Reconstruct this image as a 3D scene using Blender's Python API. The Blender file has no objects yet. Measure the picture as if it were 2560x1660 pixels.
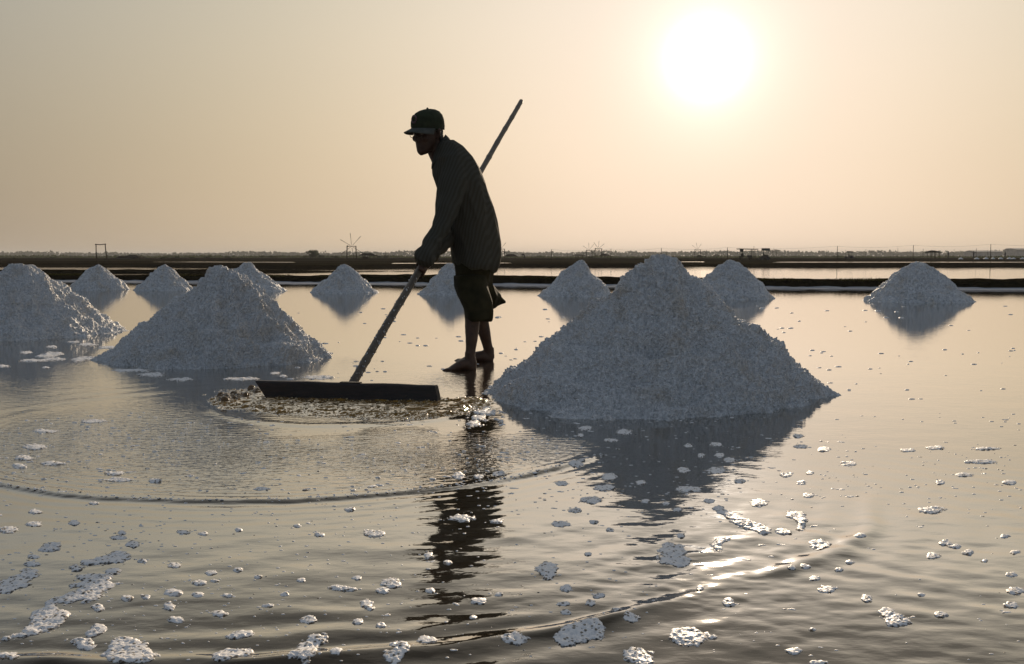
import bpy, math, random
import numpy as np
from mathutils import Vector, Matrix

# ------------------------------------------------------------------ camera, sky, sun, exposure
F_PX, HC = 2489.0, 0.68                      # focal length in photo pixels, camera height (m)
PITCH = math.atan(190 / F_PX)                # horizon lies 190 px above the picture centre
SP, CP = math.sin(PITCH), math.cos(PITCH)
sc = bpy.context.scene
COL = sc.collection
cam = bpy.data.cameras.new('camera')
cam.lens = 35.0; cam.sensor_width = 36.0
cam.clip_start = 0.05; cam.clip_end = 20000
cam_o = bpy.data.objects.new('camera', cam)
cam_o.location = (0, 0, HC); cam_o.rotation_euler = (math.pi / 2 - PITCH, 0, 0)
COL.objects.link(cam_o); sc.camera = cam_o

VEIL = (0.098, 0.096, 0.098, 1)
SUN_EL, SUN_AZ = math.radians(10.77), math.radians(10.9)      # azimuth clockwise from +Y
SUN = Vector((math.sin(SUN_AZ) * math.cos(SUN_EL), math.cos(SUN_AZ) * math.cos(SUN_EL), math.sin(SUN_EL)))

world = bpy.data.worlds.new('World'); sc.world = world
world.use_nodes = True
wn, wl = world.node_tree.nodes, world.node_tree.links
wn.clear()
def wmath(op, a, b=None, clamp=False):
    n = wn.new('ShaderNodeMath'); n.operation = op; n.use_clamp = clamp
    for i, v in enumerate((a, b)):
        if v is None: continue
        if isinstance(v, (int, float)): n.inputs[i].default_value = v
        else: wl.new(v, n.inputs[i])
    return n.outputs[0]
sky = wn.new('ShaderNodeTexSky'); sky.sky_type = 'NISHITA'
sky.sun_disc = False; sky.sun_elevation = SUN_EL; sky.sun_rotation = SUN_AZ
sky.air_density = 1.0; sky.dust_density = 0.0; sky.ozone_density = 1.0
tc = wn.new('ShaderNodeTexCoord')
nrm = wn.new('ShaderNodeVectorMath'); nrm.operation = 'NORMALIZE'; wl.new(tc.outputs['Generated'], nrm.inputs[0])
sep = wn.new('ShaderNodeSeparateXYZ'); wl.new(nrm.outputs[0], sep.inputs[0])
ez = wmath('MAXIMUM', sep.outputs['Z'], 0.0)
# clear sky seen through humid haze (thicker towards the horizon) ...
bg = wn.new('ShaderNodeBackground'); wl.new(sky.outputs[0], bg.inputs[0])
ez2 = wmath('MULTIPLY', ez, ez)
wl.new(wmath('MULTIPLY', wmath('DIVIDE', ez2, wmath('ADD', ez2, 0.25)), 0.15), bg.inputs['Strength'])
# ... and the light that haze scatters: an aureole round the sun and an even veil
dt = wn.new('ShaderNodeVectorMath'); dt.operation = 'DOT_PRODUCT'; wl.new(nrm.outputs[0], dt.inputs[0]); dt.inputs[1].default_value = SUN
gam = wmath('ARCCOSINE', wmath('MINIMUM', dt.outputs['Value'], 0.999999))
nz = wn.new('ShaderNodeTexNoise'); nz.inputs['Scale'].default_value = 3.0; nz.inputs['Detail'].default_value = 5.0
mp = wn.new('ShaderNodeMapping'); mp.inputs['Scale'].default_value = (1, 1, 4.5); wl.new(nrm.outputs[0], mp.inputs[0]); wl.new(mp.outputs[0], nz.inputs['Vector'])
wob = wmath('ADD', wmath('MULTIPLY', nz.outputs['Fac'], 0.06), 0.97)
def gauss(sig_deg, k):
    q = wmath('DIVIDE', gam, math.radians(sig_deg))
    return wmath('MULTIPLY', wmath('EXPONENT', wmath('MULTIPLY', wmath('MULTIPLY', q, q), -1.0)), k)
er = wn.new('ShaderNodeMapRange'); er.inputs['From Min'].default_value = 0.0; er.inputs['From Max'].default_value = 0.30
wl.new(sep.outputs['Z'], er.inputs['Value'])
hm = wn.new('ShaderNodeMix'); hm.data_type = 'RGBA'
hm.inputs[6].default_value = (0.82, 0.605, 0.36, 1); hm.inputs[7].default_value = (0.565, 0.420, 0.180, 1)
wl.new(er.outputs[0], hm.inputs[0])
terms = [(hm.outputs[2], wmath('MULTIPLY', gauss(40.0, 1.0), wob)), ((0.235, 0.197, 0.245, 1), gauss(16.0, 1.0)),
         ((1.0, 0.95, 0.90, 1), gauss(3.6, 0.34)), ((1.0, 0.95, 0.88, 1), gauss(1.5, 1.6)), ((1.0, 0.93, 0.82, 1), gauss(0.5, 12.0)), (VEIL, 1.0)]
last = bg.outputs[0]
for c, k in terms:
    b_ = wn.new('ShaderNodeBackground')
    if isinstance(c, tuple): b_.inputs[0].default_value = c
    else: wl.new(c, b_.inputs[0])
    if isinstance(k, float): b_.inputs[1].default_value = k
    else: wl.new(k, b_.inputs[1])
    a_ = wn.new('ShaderNodeAddShader'); wl.new(last, a_.inputs[0]); wl.new(b_.outputs[0], a_.inputs[1]); last = a_.outputs[0]
wo = wn.new('ShaderNodeOutputWorld'); wl.new(last, wo.inputs[0])

sl = bpy.data.lights.new('sun', 'SUN'); sl.energy = 4.8; sl.angle = math.radians(0.6); sl.color = (1.0, 0.80, 0.58)
so = bpy.data.objects.new('sun', sl); so.rotation_euler = SUN.to_track_quat('Z', 'Y').to_euler(); so.location = SUN * 50
COL.objects.link(so)

sc.view_settings.view_transform = 'Standard'; sc.view_settings.look = 'None'
sc.view_settings.exposure = 0.0; sc.view_settings.gamma = 1.0; sc.view_settings.use_curve_mapping = False
sc.render.engine = 'CYCLES'
sc.cycles.use_denoising = True
sc.cycles.max_bounces = 8; sc.cycles.diffuse_bounces = 3; sc.cycles.glossy_bounces = 4
sc.cycles.transmission_bounces = 4; sc.cycles.volume_bounces = 0; sc.cycles.transparent_max_bounces = 6
sc.cycles.sample_clamp_indirect = 4.0

random.seed(7); RNG = np.random.default_rng(7)

# ------------------------------------------------------------------ photo pixel <-> place
def ray(x, y):
    u, v = (x - 1280) / F_PX, (830 - y) / F_PX
    return u, v * SP + CP, v * CP - SP
def G(x, y, z=0.0):                 # where the sight line through a photo pixel meets height z
    a, b, c = ray(x, y); t = (z - HC) / c
    return Vector((a * t, b * t, z))
def P(x, y, d):                     # the point on that sight line at distance d
    a, b, c = ray(x, y); t = d / b
    return Vector((a * t, d, HC + c * t))
def proj(X, Y, Z=0.0):
    zc = Y * CP - (Z - HC) * SP
    v = (Y * SP + (Z - HC) * CP) / zc
    return 1280 + F_PX * X / zc, 830 - F_PX * v
def mpp(d): return d / F_PX         # metres per photo pixel at distance d

# ------------------------------------------------------------------ noise (numpy)
def _h(i, j, k, s):
    n = (i.astype(np.int64) * 374761393 + j.astype(np.int64) * 668265263 + k.astype(np.int64) * 2147483647 + s * 974711) & 0xffffffff
    n = ((n ^ (n >> 13)) * 1274126177) & 0xffffffff
    n = ((n ^ (n >> 16)) * 2246822519) & 0xffffffff
    return ((n ^ (n >> 15)) & 0xffffff) / float(0xffffff)
def vnoise(x, y, z, s=0):           # value noise, -1..1
    x, y, z = np.broadcast_arrays(x, y, z)
    i, j, k = np.floor(x).astype(np.int64), np.floor(y).astype(np.int64), np.floor(z).astype(np.int64)
    u, v, w = x - i, y - j, z - k
    u, v, w = u*u*(3-2*u), v*v*(3-2*v), w*w*(3-2*w)
    r = 0
    for a in (0, 1):
        for b in (0, 1):
            for c in (0, 1):
                r = r + _h(i+a, j+b, k+c, s) * (u if a else 1-u) * (v if b else 1-v) * (w if c else 1-w)
    return r * 2 - 1
def fbm(x, y, z, o=4, s=0):
    r, a = 0, 1.0
    for q in range(o):
        r = r + a * vnoise(x * 2**q, y * 2**q, z * 2**q, s + q); a *= 0.5
    return r
def worley(x, y, z, s=0):           # distance to the nearest feature point
    i, j, k = np.floor(x).astype(np.int64), np.floor(y).astype(np.int64), np.floor(z).astype(np.int64)
    best = np.full(x.shape, 9.0)
    for a in (-1, 0, 1):
        for b in (-1, 0, 1):
            for c in (-1, 0, 1):
                I, J, K = i+a, j+b, k+c
                d = (I + _h(I, J, K, s) - x)**2 + (J + _h(I, J, K, s+11) - y)**2 + (K + _h(I, J, K, s+23) - z)**2
                best = np.minimum(best, d)
    return np.sqrt(best)
def sstep(a, b, x):
    t = np.clip((x - a) / (b - a), 0, 1); return t*t*(3-2*t)

# ------------------------------------------------------------------ objects
def link(o, parent=None, mat=None):
    COL.objects.link(o)
    if parent is not None: o.parent = parent
    if mat is not None: o.data.materials.append(mat)
    return o
def tag(o, label=None, cat=None, group=None, kind=None):
    if label: o['label'] = label
    if cat: o['category'] = cat
    if group: o['group'] = group
    if kind: o['kind'] = kind
    return o
def empty(name, loc=(0, 0, 0)):
    o = bpy.data.objects.new(name, None); o.location = loc; o.empty_display_size = 0.1
    COL.objects.link(o); return o
def mesh_np(name, V, Fq, smooth=True):
    me = bpy.data.meshes.new(name)
    V = np.asarray(V, dtype=np.float32).reshape(-1, 3); Fq = np.asarray(Fq, dtype=np.int32)
    n = Fq.shape[1]
    me.vertices.add(len(V)); me.vertices.foreach_set('co', V.ravel())
    me.loops.add(Fq.size); me.loops.foreach_set('vertex_index', Fq.ravel())
    me.polygons.add(len(Fq)); me.polygons.foreach_set('loop_start', np.arange(0, Fq.size, n, dtype=np.int32))
    me.polygons.foreach_set('use_smooth', np.full(len(Fq), smooth))
    me.update(calc_edges=True); me.validate()
    return me
def gridfaces(nr, nc, wrap=False):
    r = np.arange(nr - 1)[:, None]; c = np.arange(nc if wrap else nc - 1)[None, :]
    c2 = (c + 1) % nc
    return np.stack([r*nc + c, r*nc + c2, (r+1)*nc + c2, (r+1)*nc + c], -1).reshape(-1, 4)
def obj_np(name, V, Fq, mat, parent=None, smooth=True):
    o = bpy.data.objects.new(name, mesh_np(name, V, Fq, smooth)); o.data.materials.append(mat)
    COL.objects.link(o)
    if parent is not None:
        o.parent = parent; o.matrix_parent_inverse = Matrix.Translation(parent.location).inverted()
    return o
class MB:                            # collects simple solids into one mesh
    def __init__(s): s.v, s.f = [], []
    def add(s, vs, fs):
        b = len(s.v); s.v += [tuple(v) for v in vs]; s.f += [tuple(i + b for i in f) for f in fs]; return s
    def tube(s, pts, rad, n=8):
        pts = [Vector(p) for p in pts]
        if not hasattr(rad, '__len__'): rad = [rad] * len(pts)
        vs, fs = [], []
        for i, p in enumerate(pts):
            d = (pts[min(i+1, len(pts)-1)] - pts[max(i-1, 0)]).normalized()
            a = d.cross(Vector((0, 0, 1)) if abs(d.z) < 0.9 else Vector((1, 0, 0))).normalized(); b = d.cross(a)
            for k in range(n):
                t = 2*math.pi*k/n; vs.append(p + (a*math.cos(t) + b*math.sin(t)) * rad[i])
        for i in range(len(pts)-1):
            for k in range(n): fs.append((i*n+k, i*n+(k+1) % n, (i+1)*n+(k+1) % n, (i+1)*n+k))
        fs.append(tuple(range(n))[::-1]); fs.append(tuple((len(pts)-1)*n + k for k in range(n)))
        return s.add(vs, fs)
    def hexa(s, b, t):               # bottom 4 and top 4 corners, both counter-clockwise from above
        return s.add(list(b) + list(t), [(3, 2, 1, 0), (4, 5, 6, 7), (0, 1, 5, 4), (1, 2, 6, 5), (2, 3, 7, 6), (3, 0, 4, 7)])
    def box(s, c, sz, rz=0):
        x, y, z = sz[0]/2, sz[1]/2, sz[2]/2; C, S = math.cos(rz), math.sin(rz)
        q = lambda a, b, h: (c[0] + a*C - b*S, c[1] + a*S + b*C, c[2] + h)
        return s.hexa([q(-x, -y, -z), q(x, -y, -z), q(x, y, -z), q(-x, y, -z)], [q(-x, -y, z), q(x, -y, z), q(x, y, z), q(-x, y, z)])
    def ball(s, c, r, n=8, m=6):
        if not hasattr(r, '__len__'): r = (r, r, r)
        vs, fs = [(c[0], c[1], c[2]-r[2])], []
        for i in range(1, m):
            a = -math.pi/2 + math.pi*i/m
            for k in range(n): vs.append((c[0]+r[0]*math.cos(a)*math.cos(2*math.pi*k/n), c[1]+r[1]*math.cos(a)*math.sin(2*math.pi*k/n), c[2]+r[2]*math.sin(a)))
        vs.append((c[0], c[1], c[2]+r[2]))
        for k in range(n): fs.append((0, 1+(k+1) % n, 1+k))
        for i in range(m-2):
            for k in range(n): fs.append((1+i*n+k, 1+i*n+(k+1) % n, 1+(i+1)*n+(k+1) % n, 1+(i+1)*n+k))
        for k in range(n): fs.append((1+(m-2)*n+k, 1+(m-2)*n+(k+1) % n, len(vs)-1))
        return s.add(vs, fs)
    def mesh(s, name, smooth=False):
        me = bpy.data.meshes.new(name); me.from_pydata(s.v, [], s.f); me.update()
        if smooth: me.polygons.foreach_set('use_smooth', [True]*len(me.polygons))
        return me
    def build(s, name, mat, parent=None, smooth=False):
        o = bpy.data.objects.new(name, s.mesh(name, smooth)); o.data.materials.append(mat); COL.objects.link(o)
        if parent is not None:
            o.parent = parent; o.matrix_parent_inverse = Matrix.Translation(parent.location).inverted()
        return o

# ------------------------------------------------------------------ materials
def mat_new(name):
    m = bpy.data.materials.new(name); m.use_nodes = True
    n, l = m.node_tree.nodes, m.node_tree.links
    return m, n, l, n['Principled BSDF']
def pmat(name, col, rough=0.7, var=0.25, scale=20.0, bump=0.0, bscale=80.0, spec=0.3, sub=0.0, subr=0.01, stretch=None, transl=0.0, col2=None, diff=False):
    m, n, l, p = mat_new(name)
    p.inputs['Roughness'].default_value = rough; p.inputs['Specular IOR Level'].default_value = spec
    t = n.new('ShaderNodeTexCoord'); vec = t.outputs['Object']
    if stretch:
        q = n.new('ShaderNodeMapping'); q.inputs['Scale'].default_value = stretch; l.new(vec, q.inputs[0]); vec = q.outputs[0]
    z = n.new('ShaderNodeTexNoise'); z.inputs['Scale'].default_value = scale; z.inputs['Detail'].default_value = 6; l.new(vec, z.inputs['Vector'])
    mx = n.new('ShaderNodeMix'); mx.data_type = 'RGBA'
    c2 = col2 or tuple(c * (1 + var) for c in col); c1 = col if col2 else tuple(c * (1 - var) for c in col)
    mx.inputs[6].default_value = (*c1, 1); mx.inputs[7].default_value = (*c2, 1)
    r = n.new('ShaderNodeMapRange'); r.inputs['From Min'].default_value = 0.35; r.inputs['From Max'].default_value = 0.65
    l.new(z.outputs['Fac'], r.inputs[0]); l.new(r.outputs[0], mx.inputs[0]); l.new(mx.outputs[2], p.inputs['Base Color'])
    if bump:
        z2 = n.new('ShaderNodeTexNoise'); z2.inputs['Scale'].default_value = bscale; z2.inputs['Detail'].default_value = 4; l.new(vec, z2.inputs['Vector'])
        b = n.new('ShaderNodeBump'); b.inputs['Strength'].default_value = 1.0; b.inputs['Distance'].default_value = bump
        l.new(z2.outputs['Fac'], b.inputs['Height']); l.new(b.outputs[0], p.inputs['Normal'])
    if diff:
        d_ = n.new('ShaderNodeBsdfDiffuse'); l.new(mx.outputs[2], d_.inputs['Color'])
        if bump: l.new(b.outputs[0], d_.inputs['Normal'])
        n.remove(p); p = d_; l.new(p.outputs[0], n['Material Output'].inputs[0])
    if sub:
        p.inputs['Subsurface Weight'].default_value = sub; p.inputs['Subsurface Radius'].default_value = (1, 0.9, 0.8); p.inputs['Subsurface Scale'].default_value = subr
    if transl:
        tr = n.new('ShaderNodeBsdfTranslucent'); l.new(mx.outputs[2], tr.inputs[0])
        ms = n.new('ShaderNodeMixShader'); ms.inputs[0].default_value = transl
        l.new(p.outputs[0], ms.inputs[1]); l.new(tr.outputs[0], ms.inputs[2]); l.new(ms.outputs[0], n['Material Output'].inputs[0])
    return m
M = {}
def salt_mat(name, sc1, sc2, lo, hi, bump, sub):
    m, n, l, p = mat_new(name)
    p.inputs['Subsurface Weight'].default_value = sub; p.inputs['Subsurface Radius'].default_value = (1, 0.9, 0.8); p.inputs['Subsurface Scale'].default_value = 0.012
    p.inputs['Roughness'].default_value = 0.6; p.inputs['Specular IOR Level'].default_value = 0.3
    t = n.new('ShaderNodeTexCoord')
    def nz(s_, d=3):
        z = n.new('ShaderNodeTexNoise'); z.inputs['Scale'].default_value = s_; z.inputs['Detail'].default_value = d; l.new(t.outputs['Object'], z.inputs['Vector']); return z.outputs['Fac']
    def ramp(v, a, b):
        r = n.new('ShaderNodeMapRange'); r.inputs['From Min'].default_value = a; r.inputs['From Max'].default_value = b; l.new(v, r.inputs[0]); return r.outputs[0]
    g = n.new('ShaderNodeMath'); g.operation = 'ADD'; l.new(ramp(nz(sc1, 2), 0.36, 0.62), g.inputs[0]); l.new(ramp(nz(sc2, 2), 0.34, 0.66), g.inputs[1])
    h = n.new('ShaderNodeMath'); h.operation = 'MULTIPLY'; h.inputs[1].default_value = 0.5; l.new(g.outputs[0], h.inputs[0])
    mx = n.new('ShaderNodeMix'); mx.data_type = 'RGBA'; mx.inputs[6].default_value = (*lo, 1); mx.inputs[7].default_value = (*hi, 1); l.new(h.outputs[0], mx.inputs[0])
    big = n.new('ShaderNodeMix'); big.data_type = 'RGBA'; big.blend_type = 'MULTIPLY'; big.inputs[7].default_value = (0.90, 0.82, 0.72, 1)      # silty tan streaks
    l.new(mx.outputs[2], big.inputs[6]); l.new(ramp(nz(7.0, 4), 0.52, 0.75), big.inputs[0]); l.new(big.outputs[2], p.inputs['Base Color'])
    b = n.new('ShaderNodeBump'); b.inputs['Strength'].default_value = 1.0; b.inputs['Distance'].default_value = bump; l.new(h.outputs[0], b.inputs['Height']); l.new(b.outputs[0], p.inputs['Normal'])
    return m
M['salt'] = salt_mat('salt', 60, 130, (0.56, 0.56, 0.56), (0.95, 0.95, 0.95), 0.014, 0.0)
M['salt_far'] = salt_mat('salt_far', 28, 60, (0.46, 0.465, 0.47), (0.92, 0.92, 0.92), 0.022, 0.0)
M['crust'] = pmat('salt_crust', (0.30, 0.31, 0.33), 0.8, diff=True, scale=9, col2=(0.36, 0.37, 0.39), bump=0.01, bscale=40, spec=0.3)
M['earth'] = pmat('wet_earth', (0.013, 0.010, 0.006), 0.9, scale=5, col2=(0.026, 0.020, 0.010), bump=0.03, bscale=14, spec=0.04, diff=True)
M['grass'] = pmat('bank_grass', (0.022, 0.024, 0.008), 0.8, diff=True, scale=3, col2=(0.045, 0.042, 0.015), spec=0.15, transl=0.25)
M['field'] = pmat('field', (0.016, 0.013, 0.007), 0.95, scale=0.06, col2=(0.032, 0.027, 0.015), bump=0.1, bscale=0.8, spec=0.0, diff=True)
M['wood'] = pmat('weathered_wood', (0.035, 0.026, 0.017), 0.8, diff=True, scale=6, spec=0.2)
M['thatch'] = pmat('thatch_roof', (0.045, 0.038, 0.028), 0.9, diff=True, scale=4, spec=0.1)
M['metal'] = pmat('painted_metal', (0.045, 0.045, 0.045), 0.55, diff=True, scale=4)
M['canvas'] = pmat('blue_canvas', (0.08, 0.085, 0.085), 0.8, diff=True, scale=3, transl=0.15)
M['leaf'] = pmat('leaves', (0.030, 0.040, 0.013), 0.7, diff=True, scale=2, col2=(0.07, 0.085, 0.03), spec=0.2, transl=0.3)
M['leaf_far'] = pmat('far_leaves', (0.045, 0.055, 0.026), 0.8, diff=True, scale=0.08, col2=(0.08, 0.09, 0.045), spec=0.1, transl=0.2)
M['bamboo'] = pmat('bamboo', (0.060, 0.043, 0.028), 0.5, scale=9, col2=(0.11, 0.085, 0.058), stretch=(3, 3, 0.8), spec=0.4)
M['board'] = pmat('wet_board', (0.014, 0.009, 0.006), 0.42, scale=14, col2=(0.03, 0.016, 0.011), stretch=(0.6, 6, 6), spec=0.4, bump=0.002, bscale=40)
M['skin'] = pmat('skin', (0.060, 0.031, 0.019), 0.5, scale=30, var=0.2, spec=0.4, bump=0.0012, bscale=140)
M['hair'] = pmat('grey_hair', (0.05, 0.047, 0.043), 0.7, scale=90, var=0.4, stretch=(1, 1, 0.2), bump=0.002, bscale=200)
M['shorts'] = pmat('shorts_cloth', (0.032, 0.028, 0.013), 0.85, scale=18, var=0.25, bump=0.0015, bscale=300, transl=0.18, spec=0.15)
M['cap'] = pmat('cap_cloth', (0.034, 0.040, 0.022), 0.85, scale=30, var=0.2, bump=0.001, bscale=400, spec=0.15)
M['brim'] = pmat('cap_brim', (0.085, 0.088, 0.075), 0.8, scale=30, var=0.15, spec=0.15)
M['emblem'] = pmat('cap_emblem', (0.16, 0.10, 0.11), 0.8, scale=60, var=0.3)
M['wire'] = pmat('glasses_wire', (0.10, 0.085, 0.06), 0.3, scale=20)
M['eye'] = pmat('eye', (0.25, 0.2, 0.17), 0.2, scale=60)
M['cable'] = pmat('cable', (0.05, 0.05, 0.05), 0.6, scale=1)
M['wall'] = pmat('pale_wall', (0.28, 0.27, 0.25), 0.8, scale=0.5)

def shirt_mat():
    m, n, l, p = mat_new('striped_shirt')
    p.inputs['Roughness'].default_value = 0.85; p.inputs['Specular IOR Level'].default_value = 0.12
    t = n.new('ShaderNodeTexCoord'); q = n.new('ShaderNodeMapping'); q.inputs['Rotation'].default_value = (0.0, math.radians(-14), 0.35)
    l.new(t.outputs['Object'], q.inputs[0])
    w = n.new('ShaderNodeTexWave'); w.bands_direction = 'X'; w.inputs['Scale'].default_value = 17; w.inputs['Distortion'].default_value = 3.5; w.inputs['Detail'].default_value = 1; w.inputs['Detail Scale'].default_value = 0.6
    l.new(q.outputs[0], w.inputs['Vector'])
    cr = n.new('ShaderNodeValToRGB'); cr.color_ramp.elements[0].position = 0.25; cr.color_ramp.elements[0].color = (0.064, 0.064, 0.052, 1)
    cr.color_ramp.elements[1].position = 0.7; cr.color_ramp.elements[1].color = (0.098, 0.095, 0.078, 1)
    l.new(w.outputs['Fac'], cr.inputs[0]); l.new(cr.outputs[0], p.inputs['Base Color'])
    z = n.new('ShaderNodeTexNoise'); z.inputs['Scale'].default_value = 260; b = n.new('ShaderNodeBump'); b.inputs['Distance'].default_value = 0.001
    l.new(z.outputs['Fac'], b.inputs['Height']); l.new(b.outputs[0], p.inputs['Normal'])
    tr = n.new('ShaderNodeBsdfTranslucent'); tr.inputs[0].default_value = (0.26, 0.20, 0.07, 1)
    ms = n.new('ShaderNodeMixShader'); ms.inputs[0].default_value = 0.3
    l.new(p.outputs[0], ms.inputs[1]); l.new(tr.outputs[0], ms.inputs[2]); l.new(ms.outputs[0], n['Material Output'].inputs[0])
    return m
M['shirt'] = shirt_mat()

def foam_mat(name, col, transl, rough):
    m, n, l, p = mat_new(name)
    p.inputs['Base Color'].default_value = (*col, 1); p.inputs['Roughness'].default_value = rough; p.inputs['IOR'].default_value = 1.35
    p.inputs['Specular IOR Level'].default_value = 0.4
    tr = n.new('ShaderNodeBsdfTranslucent'); tr.inputs[0].default_value = (*col, 1)
    ms = n.new('ShaderNodeMixShader'); ms.inputs[0].default_value = transl
    l.new(p.outputs[0], ms.inputs[1]); l.new(tr.outputs[0], ms.inputs[2]); l.new(ms.outputs[0], n['Material Output'].inputs[0])
    return m
def bubbly(name, hi, lo, transl, scale):
    m = foam_mat(name, hi, transl, 0.5); n, l = m.node_tree.nodes, m.node_tree.links; p = n['Principled BSDF']
    t = n.new('ShaderNodeTexCoord'); v = n.new('ShaderNodeTexVoronoi'); v.inputs['Scale'].default_value = scale; v.inputs['Randomness'].default_value = 1.0
    l.new(t.outputs['Object'], v.inputs['Vector'])
    sx = n.new('ShaderNodeSeparateColor'); l.new(v.outputs['Color'], sx.inputs[0])
    r = n.new('ShaderNodeMapRange'); r.inputs['From Min'].default_value = 0.74; r.inputs['From Max'].default_value = 0.80; l.new(sx.outputs[0], r.inputs[0])      # popped or clear bubbles
    e = n.new('ShaderNodeMapRange'); e.inputs['From Min'].default_value = 0.62; e.inputs['From Max'].default_value = 0.35; l.new(v.outputs['Distance'], e.inputs[0])
    q = n.new('ShaderNodeMath'); q.operation = 'MULTIPLY'; l.new(r.outputs[0], q.inputs[0]); l.new(e.outputs[0], q.inputs[1])
    mx = n.new('ShaderNodeMix'); mx.data_type = 'RGBA'; mx.inputs[6].default_value = (*hi, 1); mx.inputs[7].default_value = (*lo, 1); l.new(q.outputs[0], mx.inputs[0]); l.new(mx.outputs[2], p.inputs['Base Color'])
    b = n.new('ShaderNodeBump'); b.invert = True; b.inputs['Strength'].default_value = 0.45; b.inputs['Distance'].default_value = 0.35/scale; l.new(v.outputs['Distance'], b.inputs['Height']); l.new(b.outputs[0], p.inputs['Normal'])
    return m
M['foam'] = bubbly('foam', (0.92, 0.90, 0.88), (0.16, 0.13, 0.10), 0.12, 150)
M['raft'] = bubbly('foam_raft', (0.92, 0.90, 0.88), (0.20, 0.17, 0.13), 0.12, 150)
_n, _l = M['raft'].node_tree.nodes, M['raft'].node_tree.links
_a = _n.new('ShaderNodeAttribute'); _a.attribute_name = 'cover'; _t = _n.new('ShaderNodeTexCoord')
_v = _n.new('ShaderNodeTexVoronoi'); _v.inputs['Scale'].default_value = 110; _l.new(_t.outputs['Object'], _v.inputs['Vector'])
_q = _n.new('ShaderNodeMath'); _q.operation = 'MULTIPLY_ADD'; _l.new(_v.outputs['Distance'], _q.inputs[0]); _q.inputs[1].default_value = 0.55; _l.new(_a.outputs['Fac'], _q.inputs[2])
_r = _n.new('ShaderNodeMapRange'); _r.inputs['From Min'].default_value = 0.27; _r.inputs['From Max'].default_value = 0.52; _l.new(_q.outputs[0], _r.inputs[0])
_m = _n.new('ShaderNodeMixShader'); _tr = _n.new('ShaderNodeBsdfTransparent'); _src = _n['Material Output'].inputs[0].links[0].from_socket
_l.new(_r.outputs[0], _m.inputs[0]); _l.new(_tr.outputs[0], _m.inputs[1]); _l.new(_src, _m.inputs[2]); _l.new(_m.outputs[0], _n['Material Output'].inputs[0])
M['churn'] = foam_mat('churned_brine', (0.22, 0.12, 0.03), 0.5, 0.08)
_n, _l = M['churn'].node_tree.nodes, M['churn'].node_tree.links
_g = _n.new('ShaderNodeBsdfGlossy'); _g.inputs['Roughness'].default_value = 0.06
_f = _n.new('ShaderNodeFresnel'); _f.inputs['IOR'].default_value = 1.38
_m = _n.new('ShaderNodeMixShader'); _src = _n['Material Output'].inputs[0].links[0].from_socket
_l.new(_f.outputs[0], _m.inputs[0]); _l.new(_src, _m.inputs[1]); _l.new(_g.outputs[0], _m.inputs[2]); _l.new(_m.outputs[0], _n['Material Output'].inputs[0])
M['bubble'] = foam_mat('brine_bubble', (0.55, 0.42, 0.24), 0.4, 0.1)
M['slush'] = foam_mat('salt_slush', (0.72, 0.70, 0.67), 0.35, 0.3)

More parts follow.
